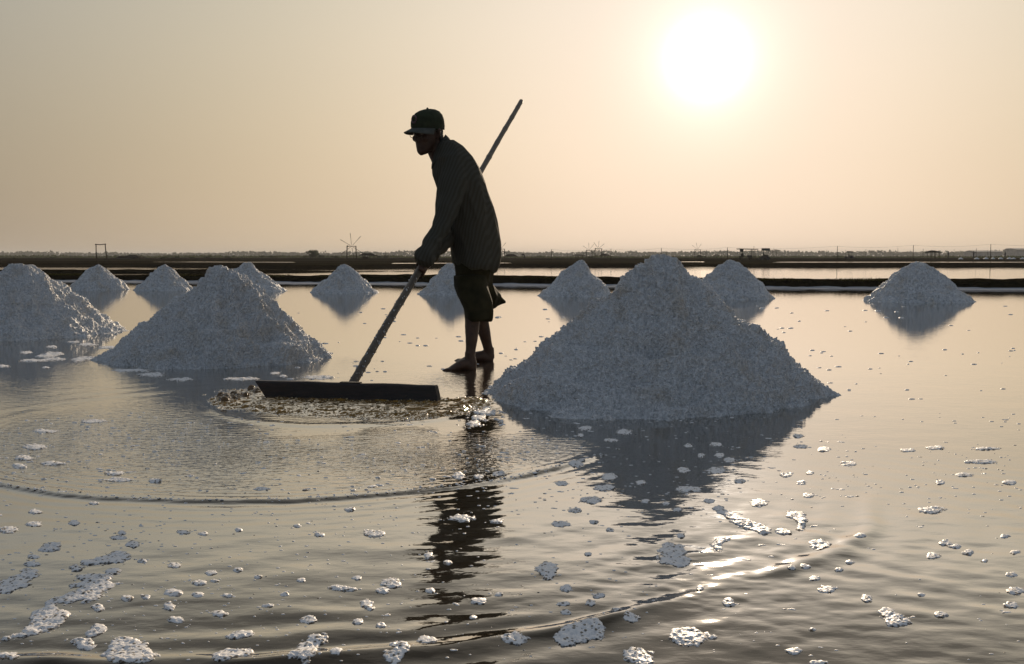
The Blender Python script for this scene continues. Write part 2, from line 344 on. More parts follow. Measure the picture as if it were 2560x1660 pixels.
def water_mat(name, col, rough, near=True):
    m, n, l, p = mat_new(name)
    p.inputs['Base Color'].default_value = (*col, 1); p.inputs['Roughness'].default_value = rough
    p.inputs['IOR'].default_value = 1.39; p.inputs['Specular IOR Level'].default_value = 0.5
    t = n.new('ShaderNodeTexCoord')
    def nz(scale, det, sx, sy):
        q = n.new('ShaderNodeMapping'); q.inputs['Scale'].default_value = (sx, sy, 1); l.new(t.outputs['Object'], q.inputs[0])
        z = n.new('ShaderNodeTexNoise'); z.inputs['Scale'].default_value = scale; z.inputs['Detail'].default_value = det; l.new(q.outputs[0], z.inputs['Vector'])
        return z.outputs['Fac']
    def mt(op, a, b):
        x = n.new('ShaderNodeMath'); x.operation = op
        for i, v in enumerate((a, b)):
            if isinstance(v, (int, float)): x.inputs[i].default_value = v
            else: l.new(v, x.inputs[i])
        return x.outputs[0]
    # silt drifting in the brine
    z = nz(1.3, 5, 1, 1)
    mx = n.new('ShaderNodeMix'); mx.data_type = 'RGBA'; mx.inputs[6].default_value = (*[c*0.8 for c in col], 1); mx.inputs[7].default_value = (*[c*1.2 for c in col], 1)
    l.new(z, mx.inputs[0]); l.new(mx.outputs[2], p.inputs['Base Color'])
    h = mt('MULTIPLY', nz(9.0, 2, 0.8, 1.3), 0.0006 if near else 0.0010)
    if near:
        at = n.new('ShaderNodeAttribute'); at.attribute_name = 'chop'
        fine = mt('ADD', mt('MULTIPLY', nz(24, 2, 0.7, 1.4), 0.0080), mt('MULTIPLY', nz(64, 2, 0.8, 1.2), 0.0026))
        h = mt('ADD', h, mt('MULTIPLY', fine, at.outputs['Fac']))
    b = n.new('ShaderNodeBump'); b.inputs['Strength'].default_value = 1.0; b.inputs['Distance'].default_value = 1.0
    l.new(h, b.inputs['Height']); l.new(b.outputs[0], p.inputs['Normal'])
    p.inputs['Roughness'].default_value = 0.9; p.inputs['Specular IOR Level'].default_value = 0.0
    lw = n.new('ShaderNodeLayerWeight'); lw.inputs['Blend'].default_value = 0.5; l.new(b.outputs[0], lw.inputs['Normal'])
    cr_ = n.new('ShaderNodeValToRGB'); el = cr_.color_ramp.elements
    el[0].position = 0.50; el[0].color = (0.03,)*3 + (1,); el[1].position = 1.0; el[1].color = (0.98,)*3 + (1,)
    for q_, v_ in ((0.63, 0.15), (0.735, 0.64), (0.82, 0.65), (0.90, 0.89)):
        e_ = el.new(q_); e_.color = (v_, v_, v_, 1)
    l.new(lw.outputs['Facing'], cr_.inputs[0]); fac = cr_.outputs[0]
    g = n.new('ShaderNodeBsdfGlossy'); g.inputs['Roughness'].default_value = rough; g.inputs['Color'].default_value = (0.95, 0.94, 0.92, 1); l.new(b.outputs[0], g.inputs['Normal'])
    ms = n.new('ShaderNodeMixShader'); l.new(fac, ms.inputs[0]); l.new(p.outputs[0], ms.inputs[1]); l.new(g.outputs[0], ms.inputs[2])
    l.new(ms.outputs[0], n['Material Output'].inputs[0])
    return m
M['water'] = water_mat('brine', (0.040, 0.030, 0.019), 0.04)
M['churn_water'] = water_mat('churned_water', (0.26, 0.14, 0.03), 0.06, near=False)
M['water_far'] = water_mat('far_brine', (0.06, 0.05, 0.033), 0.03, near=False)

# ------------------------------------------------------------------ the brine pond: one sheet with its ripples
C1, C2, C3 = (-0.826, 4.043), (-0.673, 3.424), (-0.721, 4.592)
def wave_h(X, Y):
    r1 = np.hypot(X - C1[0], Y - C1[1]); p1 = (np.degrees(np.arctan2(Y - C1[1], X - C1[0])) + 270) % 360 - 270
    r2 = np.hypot(X - C2[0], Y - C2[1]); p2 = (np.degrees(np.arctan2(Y - C2[1], X - C2[0])) + 270) % 360 - 270
    r3 = np.hypot(X - C3[0], Y - C3[1])
    nearfade = sstep(9, 5, Y)
    h = 0.0006 * fbm(X*4.0, Y*5.0, 0*X, 3, 5) * sstep(14, 4, Y)
    # the sharp little bore running out from the scraper
    w1 = sstep(-200, -150, p1) * sstep(-18, -42, p1)
    d = r1 - 1.32 - 0.010*vnoise(X*4, Y*4, 0*X, 3) - 0.004*vnoise(X*22, Y*22, 0*X, 4)
    bore = np.where(d < 0, np.exp(d/0.07), np.exp(-(d/0.0095)**2))
    h = h + 0.0085 * w1 * bore * (0.85 + 0.35*vnoise(p1*0.09, 0*p1, 0*p1, 13))
    h = h + 0.0016 * w1 * np.exp(-(d/0.25)**2) * np.sin(d*2*np.pi/0.045) * (d < 0)
    h = h + 0.0012 * w1 * np.exp(-d/0.16) * np.sin(d*2*np.pi/0.06) * (d > 0)
    # ring close to the blade
    d3 = r3 - 0.63 - 0.012*vnoise(X*6, Y*6, 0*X, 8)
    h = h + 0.005 * np.exp(-(d3/0.03)**2) * sstep(4.9, 4.4, Y)
    # the big swell in front and the train behind it
    w2 = sstep(-125, -82, p2) * sstep(-8, -28, p2)
    d2 = r2 - 1.815 - 0.035*vnoise(X*2.5, Y*2.5, 0*X, 9) - 0.012*vnoise(X*9, Y*9, 0*X, 10)
    amp = 0.0042 + 0.0030*vnoise(p2*0.16, 0*p2, 0*p2, 12)
    h = h + w2 * amp * np.exp(-(d2/0.028)**2)
    h = h + w2 * 0.0013 * (0.6 + vnoise(X*3, Y*3, 0*X, 29)) * np.sin(d2*2*np.pi/0.115 + 2.5*vnoise(X*2, Y*2, 0*X, 30)) * np.exp(-(np.abs(d2)/0.34)**2)
    wl_ = sstep(-60, -100, p2)
    h = h + wl_ * 0.0015 * (0.6 + vnoise(X*2, Y*2, 0*X, 28)) * np.sin(d2*2*np.pi/0.19 + 1.8*vnoise(X*1.6, Y*1.6, 0*X, 31)) * sstep(-0.25, 0.1, d2) * np.exp(-np.clip(d2, 0, 9)/0.5)
    # cross swell on the right
    wr = sstep(0.35, 0.9, X) * sstep(3.9, 2.6, Y)
    h = h + wr * 0.0007 * (0.5 + vnoise(X*3, Y*3, 0*X, 27)) * np.sin((X*0.75 + Y*1.0)*2*np.pi/0.135 + 3.5*vnoise(X*2.5, Y*2.5, 0*X, 33))
    h = h + 0.0013 * fbm(X*6.5, Y*11, 0*X, 3, 44) * sstep(3.3, 2.3, Y) * (0.7 + 0.5*vnoise(X*1.1, Y*1.1, 0*X, 45))
    h = h + 0.0007 * vnoise(X*22, Y*34, 0*X, 46) * sstep(3.2, 2.2, Y) * sstep(-0.4, 0.6, X)
    h = h + 0.00055 * vnoise(X*42, Y*62, 0*X, 47) * np.exp(-(((X-0.45)/0.35)**2 + ((Y-2.15)/0.4)**2))
    return h * nearfade, (r1, p1, d, w1, r2, d2)
NR, NC = 540, 720
iy = np.linspace(1/0.9, 1/30.0, NR); Yr = 1/iy
s_ = np.linspace(-1, 1, NC)
Xg = s_[None, :] * (0.62*Yr[:, None] + 0.6); Yg = np.repeat(Yr[:, None], NC, 1)
Hg, (r1, p1, d1, w1, r2, d2) = wave_h(Xg, Yg)
chop = 0.05 + 0.95*sstep(0.03, -0.25, d1) * sstep(-12, -30, p1) * sstep(-235, -165, p1) * sstep(0.25, 0.5, r1)
chop = np.maximum(chop, 0.25*sstep(1.9, 1.4, np.hypot(Xg + 1.6, Yg - 5.2)))
chop = np.maximum(chop, 0.55*sstep(0.9, 0.2, np.hypot((Xg + 0.15)*1.2, (Yg - 5.4)*0.8)))
chop = chop * (0.65 + 0.35*vnoise(Xg*3, Yg*3, 0*Xg, 77)) * sstep(8.5, 5.5, Yg) + 0.03
wp = obj_np('brine_pond', np.stack([Xg, Yg, Hg], -1), gridfaces(NR, NC), M['water'])
at = wp.data.attributes.new('chop', 'FLOAT', 'POINT'); at.data.foreach_set('value', chop.astype(np.float32).ravel())
tag(wp, kind='structure')
# the same pond to the sides and behind the viewer, butted to the sheet above
o = MB()
e0, e1, y0, y1 = 0.62*0.9+0.6, 0.62*30+0.6, 0.9, 30.0
o.add([(-60, -12, 0), (60, -12, 0), (60, y0, 0), (e0, y0, 0), (-e0, y0, 0), (-60, y0, 0), (-60, y1, 0), (-e1, y1, 0), (e1, y1, 0), (60, y1, 0)],
      [(0, 1, 2, 3, 4, 5), (5, 4, 7, 6), (3, 2, 9, 8)])
wp2 = o.build('brine_pond', M['water']); tag(wp2, kind='structure')

# ------------------------------------------------------------------ banks, far ponds, fields
def interp_line(px):                 # [(x, y)] photo pixels on the ground -> function X -> Y
    q = sorted([tuple(G(x, y))[:2] for x, y in px])
    xs = np.array([a for a, _ in q]); ys = np.array([b for _, b in q])
    s0 = (ys[1]-ys[0])/(xs[1]-xs[0]); s1 = (ys[-1]-ys[-2])/(xs[-1]-xs[-2])
    def fn(X):
        r = np.interp(X, xs, ys)
        r = np.where(X < xs[0], ys[0] + s0*0.5*(X-xs[0]), r); return np.where(X > xs[-1], ys[-1] + s1*0.5*(X-xs[-1]), r)
    return fn
def bank(name, line, prof, x0, x1, step, nz, mat, seed, sx=1.0, hm=None):
    X = np.arange(x0, x1, step); Yb = line(X)
    prof = np.array(prof); pd = np.linspace(0, 1, 26)
    pc = np.linspace(0, 1, len(prof)); off = np.interp(pd, pc, prof[:, 0]); hz = np.interp(pd, pc, prof[:, 1])
    XX = np.repeat(X[None], 26, 0); YY = Yb[None] + off[:, None] + 0.25*nz*vnoise(XX*0.6, off[:, None]*2, 0*XX, seed)*3
    up = (hz[:, None] > 0.01)
    ZZ = hz[:, None]*(1 + 0.12*sx*vnoise(XX*0.35, 0*XX, 0*XX, seed+5)) + up*nz*fbm(XX*2.2, YY*2.2, 0*XX, 4, seed+1)
    if hm is not None: ZZ = np.where(ZZ > 0, ZZ*np.interp(XX, *hm), ZZ)
    return obj_np(name, np.stack([XX, YY, ZZ], -1), gridfaces(26, len(X)), mat)
strip_b = interp_line([(150, 707), (700, 712), (1000, 715), (1260, 716.5), (1900, 724), (2500, 728.5)])
strip_t = interp_line([(150, 703), (650, 706.5), (1000, 709), (1260, 712.5), (1900, 719.5), (2500, 724)])
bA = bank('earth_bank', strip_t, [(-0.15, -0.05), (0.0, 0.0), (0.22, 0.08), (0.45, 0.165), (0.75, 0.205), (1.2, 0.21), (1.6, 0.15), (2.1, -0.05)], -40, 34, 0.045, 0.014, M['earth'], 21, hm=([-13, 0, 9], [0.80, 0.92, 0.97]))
tag(bA, 'dark grassy earth bank behind the row of small salt piles', 'bank')
# grass along its crest
def grass_strip(name, line, y0, y1, z0, x0, x1, n, h, seed, parent):
    rg = np.random.default_rng(seed)
    X = rg.uniform(x0, x1, n); Y = line(X) + rg.uniform(y0, y1, n)
    dens = vnoise(X*0.9, 0*X, 0*X, seed) > -0.35
    X, Y = X[dens], Y[dens]; n = len(X)
    hh = h*rg.uniform(0.4, 1.2, n)*(0.6 + 0.5*np.abs(vnoise(X*2, 0*X, 0*X, seed+2))); w = 0.006 + 0.007*rg.random(n)
    lx, ly = rg.normal(0, 0.35, n)*hh, rg.normal(0, 0.35, n)*hh
    a = rg.uniform(0, np.pi, n); dx, dy = np.cos(a)*w, np.sin(a)*w
    z = np.full(n, z0) + 0.01*rg.normal(0, 1, n)
    V = np.stack([np.stack([X-dx, Y-dy, z], -1), np.stack([X+dx, Y+dy, z], -1), np.stack([X+lx, Y+ly, z+hh], -1)], 1)
    o = obj_np(name, V.reshape(-1, 3), np.arange(3*n).reshape(-1, 3), M['grass'], parent, smooth=False)
    tag(o, kind='stuff'); return o
grass_strip('grass', strip_t, 0.35, 1.5, 0.15, -20, 18, 26000, 0.045, 5, bA)
# white salt crust along the water's edge
X = np.arange(-26, 20, 0.04); nb = 14
t = np.linspace(0, 1, nb)[:, None]
yb = (0.65*strip_b(X) + 0.35*strip_t(X))[None] + 0.10*fbm(X*1.3, 0*X, 0*X, 4, 3)[None]; yt = strip_t(X)[None] + 0.06
XX = np.repeat(X[None], nb, 0); YY = yb + (yt - yb)*t
ZZ = 0.003 + (0.014 + 0.014*fbm(XX*3, YY*3, 0*XX, 3, 9)) * sstep(0, 0.25, t) + 0.02*sstep(0.8, 1, t)
cr = obj_np('salt_crust', np.stack([XX, YY, np.maximum(ZZ, -0.01)], -1), gridfaces(nb, len(X)), M['crust'])
tag(cr, 'thin white line of salt crust at the foot of the earth bank', 'salt crust', kind='stuff')

o = MB(); o.add([(-70, 20, 0.002-0.05), (60, 17, -0.048), (60, 80, -0.0), (-70, 80, 0.0)], [(0, 1, 2, 3)])
o.v = [(-70, 26.5, -0.004), (60, 15.5, -0.004), (60, 80, 0.002), (-70, 80, 0.002)]
fp = o.build('far_pond', M['water_far']); tag(fp, kind='structure')
low = interp_line([(0, 682.5), (300, 682), (551, 681.5), (700, 681), (900, 680.5), (1010, 680)])
X = np.arange(-30, -4.2, 0.1)
hz_ = 0.115*sstep(-5.2, -13, X) + 0.02
XX = np.repeat(X[None], 12, 0); tt = np.linspace(0, 1, 12)[:, None]
YY = low(X)[None] + 2.2*tt + 0.2*vnoise(XX*0.5, tt*2, 0*XX, 6)
ZZ = hz_[None]*np.sin(np.pi*np.clip(tt*1.0, 0, 1))**0.6 + 0.012*fbm(XX*1.5, YY*2, 0*XX, 3, 17) - 0.012
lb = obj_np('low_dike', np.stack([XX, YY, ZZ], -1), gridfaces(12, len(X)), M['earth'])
tag(lb, 'low dark dike dwindling to the right across the left far pond', 'dike')
lineB = interp_line([(0, 665.5), (300, 665.8), (600, 669), (720, 672.5), (850, 671.5), (1000, 669), (1260, 667), (1900, 667.5), (2500, 667)])
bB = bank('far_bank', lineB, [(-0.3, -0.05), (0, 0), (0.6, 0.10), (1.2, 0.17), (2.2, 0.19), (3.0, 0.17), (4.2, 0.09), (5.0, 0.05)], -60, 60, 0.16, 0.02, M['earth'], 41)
tag(bB, 'long low far bank on the far side of the bright pond', 'bank')
GZ = 0.12                            # level of the fields beyond
Yf = np.concatenate([np.linspace(64, 130, 26), np.geomspace(135, 6000, 40)])
Xf = np.linspace(-1, 1, 90)
XX = Xf[None]*(Yf[:, None]*0.9 + 60); YY = np.repeat(Yf[:, None], 90, 1)
ZZ = GZ + 0.03*fbm(XX*0.08, YY*0.10, 0*XX, 3, 51) * sstep(66, 80, YY) - 0.10*sstep(70, 64, YY)
fd = obj_np('field', np.stack([XX, YY, ZZ], -1), gridfaces(len(Yf), 90), M['field']); tag(fd, kind='structure')
def pool(px, lab):
    pts = [G(x, y, GZ + 0.055) for x, y in px]
    m = MB(); m.add(pts, [tuple(range(len(pts)))]); o = m.build('flooded_pan', M['water_far']); tag(o, kind='structure')
pool([(978, 659.2), (1134, 658.6), (1128, 657.2), (985, 657.4)], '')
pool([(1225, 658.3), (1280, 657.8), (1272, 656.6), (1228, 656.6)], '')
pool([(1690, 655.0), (1762, 655.2), (1758, 654.0), (1695, 653.8)], '')
pool([(1930, 656.0), (2640, 656.2), (2640, 654.6), (1950, 654.6)], '')
pool([(380, 655.0), (740, 656.0), (730, 655.0), (400, 654.2)], '')
# low furrow ridges in the far field
for k, (d, h, xx0, xx1) in enumerate([(92, 0.22, -60, -6), (104, 0.20, 18, 60), (140, 0.30, -90, 90), (190, 0.34, -120, 110)]):
    X = np.arange(xx0, xx1, 0.5); tt = np.linspace(0, 1, 8)[:, None]; XX = np.repeat(X[None], 8, 0)
    YY = d + tt*4 + 1.2*vnoise(XX*0.05, tt*0, 0*XX, k+60)
    ZZ = GZ - 0.02 + h*0.5*np.sin(np.pi*tt)*(1 + 0.3*fbm(XX*0.25, YY*0.3, 0*XX, 3, 70+k))
    q = obj_np('field_ridge', np.stack([XX, YY, ZZ], -1), gridfaces(8, len(X)), M['earth']); tag(q, kind='structure')

# ------------------------------------------------------------------ salt piles
PILES = []
def salt_pile(label, cx, by, rl, rr, ax, ay, nr, na, mat, seed, e=0.10, flare=0.12, lumps=(), grain=1.0, sk=None, flat=0.0):
    C = G(cx, by); D = C.y; s = mpp(D*CP + HC*SP)
    h = P(ax, ay, D).z; dx = (ax - cx)*s
    th = np.linspace(0, 2*np.pi, na, endpoint=False)[None, :]; th = th - 0.5*np.cos(th)      # finer towards the viewer's side
    t = np.linspace(0, 1.12, nr)[:, None]
    wl_ = 0.5 - 0.5*np.cos(th)                            # 1 on the left side
    R = (rr + (rl - rr)*wl_)*s
    R = R*(1 + 0.06*vnoise(np.cos(th)*2, np.sin(th)*2, 0*th + seed, seed) + 0.03*vnoise(np.cos(th)*9, np.sin(th)*9, 0*th, seed+9))
    if sk is not None: R = R*(1 + sk[0]*np.exp(-((np.angle(np.exp(1j*(th - sk[1]))))/sk[2])**2)*sstep(0.75, 1.05, t))
    tt = np.minimum(t, 1.0)
    ee = e
    p = (math.sqrt(1+ee*ee) - np.sqrt(tt*tt + ee*ee))/(math.sqrt(1+ee*ee) - ee)
    p = p - flare*np.sin(np.pi*np.clip(tt, 0, 1))*tt*0.45 + flat*np.sin(np.pi*tt)*(1-tt)
    z = h*p
    z = np.where(t > 1, -0.02*(t-1)/0.12, z)
    X = C.x + R*t*np.cos(th) + dx*np.clip(p, 0, 1); Y = C.y + R*t*np.sin(th); Z = z + 0*th
    nx, ny, nz_ = np.cos(th)*h + 0*t, np.sin(th)*h + 0*t, R + 0*t
    ln = np.sqrt(nx*nx + ny*ny + nz_*nz_); nx, ny, nz_ = nx/ln, ny/ln, nz_/ln
    k = h/0.7
    d = 0.042*k*vnoise(X*4/k, Y*4/k, Z*4/k, seed+1) + 0.030*k*vnoise(X*9/k, Y*9/k, Z*9/k, seed+2) + 0.014*k*vnoise(np.cos(th)*6 + 0*t, np.sin(th)*6 + 0*t, t*2.2 + 0*th, seed+12)*sstep(0.1, 0.4, t)
    d = d + 0.012*vnoise(X*20, Y*20, Z*20, seed+3)*grain
    g = grain
    d = d + g*0.024*(0.5 - worley(X*28, Y*28, Z*28, seed+4)) + g*0.020*(0.5 - worley(X*58, Y*58, Z*58, seed+5))
    if grain > 0.8: d = d + 0.006*vnoise(X*170, Y*170, Z*170, seed+6)
    for (lx, ly, rx, ry, a) in lumps:                    # bulges and scoops placed on the face, in photo pixels
        px, py = proj(X, Y, Z)
        d = d + 1.5*a*np.exp(-((px-lx)/rx)**2 - ((py-ly)/ry)**2)*sstep(C.y + 0.15, C.y - 0.25, Y)
    fade = sstep(1.12, 0.93, t)*0.92 + 0.08
    d = d*fade
    X, Y, Z = X + nx*d, Y + ny*d, Z + nz_*d
    o = obj_np('salt_pile', np.stack([X, Y, Z], -1), gridfaces(nr, na, True)[:, ::-1], mat)
    me = o.data
    tag(o, label, 'salt pile', 'salt piles standing in the pond')
    PILES.append((C.x, C.y, max(rl, rr)*s))
    return o
salt_pile('largest salt pile, right of the man and nearest the camera', 1645, 977, 402, 400, 1640, 640, 260, 900, M['salt'], 3, e=0.065, flare=0.12,
          lumps=[(1420, 905, 80, 55, 0.055), (1390, 985, 120, 28, 0.05), (1560, 790, 40, 40, -0.025), (1640, 870, 60, 30, -0.03), (1650, 905, 70, 20, 0.03),
                 (1500, 760, 40, 50, -0.012), (1480, 870, 60, 25, -0.02), (1790, 800, 70, 60, -0.015)], sk=(0.16, math.radians(238), 0.5))
salt_pile('second largest salt pile, left of the man behind the rake board', 550, 893, 266, 270, 560, 667, 165, 720, M['salt'], 14, e=0.11, flare=0.08,
          lumps=[(700, 880, 45, 22, 0.05), (650, 892, 30, 14, -0.03), (520, 850, 60, 20, 0.02), (600, 700, 30, 20, 0.03), (640, 735, 25, 25, 0.02), (480, 740, 25, 30, -0.015)])
salt_pile('salt pile cut by the left edge of the picture', 40, 831, 255, 258, 47, 663, 140, 560, M['salt'], 25, e=0.16, flare=0.12)
PL = [('small salt pile peeping out behind the one at the left edge', 70, 722, 82, 82, 78, 662, 0.10),
      ('leftmost whole small salt pile, below the wooden frame', 245, 723.5, 74, 74, 247, 661, 0.12),
      ('small salt pile second from left, between frame and big left pile', 413, 725, 74, 74, 414, 660.5, 0.12),
      ('small salt pile half hidden behind the big left pile', 618, 727, 92, 92, 618, 657, 0.11),
      ('small salt pile below the windmill, left of the rake handle', 861, 731, 82, 81, 863, 660, 0.10),
      ('small salt pile partly hidden behind the man', 1133, 735, 89, 92, 1128, 657, 0.10),
      ('small salt pile right of the man, left of the largest pile', 1440, 738.5, 94, 92, 1449, 651.5, 0.11),
      ('small salt pile half hidden behind the right flank of the largest pile', 1818, 745, 115, 115, 1820, 650, 0.17),
      ('blunt salt pile standing alone at the far right', 2291, 752, 128, 128, 2292, 654, 0.24)]
for i, (lab, cx, by, rl, rr, ax, ay, e) in enumerate(PL):
    salt_pile(lab, cx, by, rl, rr, ax, ay, 62, 270, M['salt_far'], 40 + 7*i, e=e, flare=0.08 if i < 7 else 0.02, grain=0.9)

# ------------------------------------------------------------------ foam on the water
def foam_mesh(blobs, seed, hmax=0.010, scale_b=1.0, pits=0.16, step_k=0.0014, noise=0.20, dome_k=0.34, edge=0.5, rough=0.0):
    """a raft of bubbles whose outline on the water is the union of the blobs (photo pixels)"""
    rg = np.random.default_rng(seed)
    x0 = min(b[0]-b[2] for b in blobs); x1 = max(b[0]+b[2] for b in blobs)
    y0 = min(b[1]-b[3] for b in blobs); y1 = max(b[1]+b[3] for b in blobs)
    y0 = max(y0 - (y1-y0)*0.15, 660); y1 = y1 + (y1-y0)*0.12
    cor = [G(x, y) for x in (x0-6, x1+6) for y in (y0, y1)]
    X0, X1 = min(c.x for c in cor), max(c.x for c in cor); Y0, Y1 = min(c.y for c in cor), max(c.y for c in cor)
    D = 0.5*(Y0+Y1); st = max(0.0022, step_k*D)
    nx, ny = int((X1-X0)/st)+2, int((Y1-Y0)/(st*1.5))+2
    X = np.linspace(X0, X1, nx)[None, :] + np.zeros((ny, 1)); Y = np.linspace(Y0, Y1, ny)[:, None] + np.zeros((1, nx))
    dx, dy = (X1-X0)/(nx-1), (Y1-Y0)/(ny-1)
    px, py = proj(X, Y)
    Fm = np.full(X.shape, -9.0)
    K = 0
    for (bx, by, rx, ry) in blobs: K = K + np.exp(-1.1*(((px-bx)/rx)**2 + ((py-by)/ry)**2))
    Fm = np.clip((K - 0.333)*1.6, -1, 1.2)
    Fm = Fm + noise*vnoise(X*55/max(D*0.5, 1), Y*40/max(D*0.5, 1), 0*X + seed, seed) + 0.9*noise*vnoise(X*120, Y*80, 0*X + seed, seed+1) + 0.5*noise*vnoise(X*260, Y*180, 0*X + seed, seed+2)
    base = hmax*np.clip(Fm*1.3, 0, 1)**edge*(0.8 + 0.3*vnoise(X*30, Y*30, 0*X, seed+3))
    Z = base.copy()
    if rough: Z = Z + rough*np.clip(Fm*2, 0, 1)*(fbm(X*16, Y*24, 0*X, 3, seed+5) + 0.9*(0.5 - worley(X*30, Y*34, 0*X + .5, seed+6)))
    area = (Fm > 0).sum()*dx*dy if not rough else 0
    nb = int(min(2600, area/(2.2e-5*scale_b**2*max(1, (D/2.2)**2))))
    ii = np.argwhere(Fm > 0.02)
    if len(ii) and nb:
        pick = ii[rg.integers(0, len(ii), nb)]
        rr = scale_b*max(1, D/2.2)*(0.0016 + 0.0034*rg.random(nb)**2.2 + 0.004*(rg.random(nb) < 0.05))
        for (a, b), r in sorted(zip(map(tuple, pick), rr), key=lambda q: -q[1]):
            wa, wb = int(r/dy)+1, int(r/dx)+1
            A0, A1, B0, B1 = max(a-wa, 0), min(a+wa+1, ny), max(b-wb, 0), min(b+wb+1, nx)
            d2_ = (X[A0:A1, B0:B1]-X[a, b])**2 + (Y[A0:A1, B0:B1]-Y[a, b])**2
            dome = np.sqrt(np.clip(r*r - d2_, 0, None)); ins = d2_ < r*r
            if r > scale_b*max(1, D/2.2)*0.003 and rg.random() < pits*3:
                Z[A0:A1, B0:B1] = np.where(ins, np.minimum(Z[A0:A1, B0:B1], np.maximum(base[a, b]*0.6 - dome*1.2, 0.0006)), Z[A0:A1, B0:B1])
            else:
                Z[A0:A1, B0:B1] = np.where(ins, np.maximum(Z[A0:A1, B0:B1], base[a, b]*0.85 + dome*dome_k), Z[A0:A1, B0:B1])
    H, _ = wave_h(X, Y)
    Z = np.where(Fm > 0, Z, 0) + H + 0.0006
    Z = np.where(Fm > 0, Z, H - 0.002)
    k = Fm > 0
    fq = gridfaces(ny, nx); keep = k.ravel()[fq].sum(1) >= 1
    fq = fq[keep]
    if len(fq) == 0: return None
    used = np.unique(fq); remap = np.zeros(nx*ny, dtype=np.int64); remap[used] = np.arange(len(used))
    V = np.stack([X, Y, Z], -1).reshape(-1, 3)[used]
    me = mesh_np('foam_patch', V, remap[fq]); at_ = me.attributes.new('cover', 'FLOAT', 'POINT'); at_.data.foreach_set('value', np.clip(Fm, 0, 1).astype(np.float32).ravel()[used]); return me
cA = lambda L: [(x/1.859, 1000+y/1.859, a/1.859, b/1.859) for x, y, a, b in L]
cB = lambda L: [(1280+x/1.859, 1000+y/1.859, a/1.859, b/1.859) for x, y, a, b in L]
cC = lambda L: [(x/2.767, 560+y/2.767, a/2.767, b/2.767) for x, y, a, b in L]
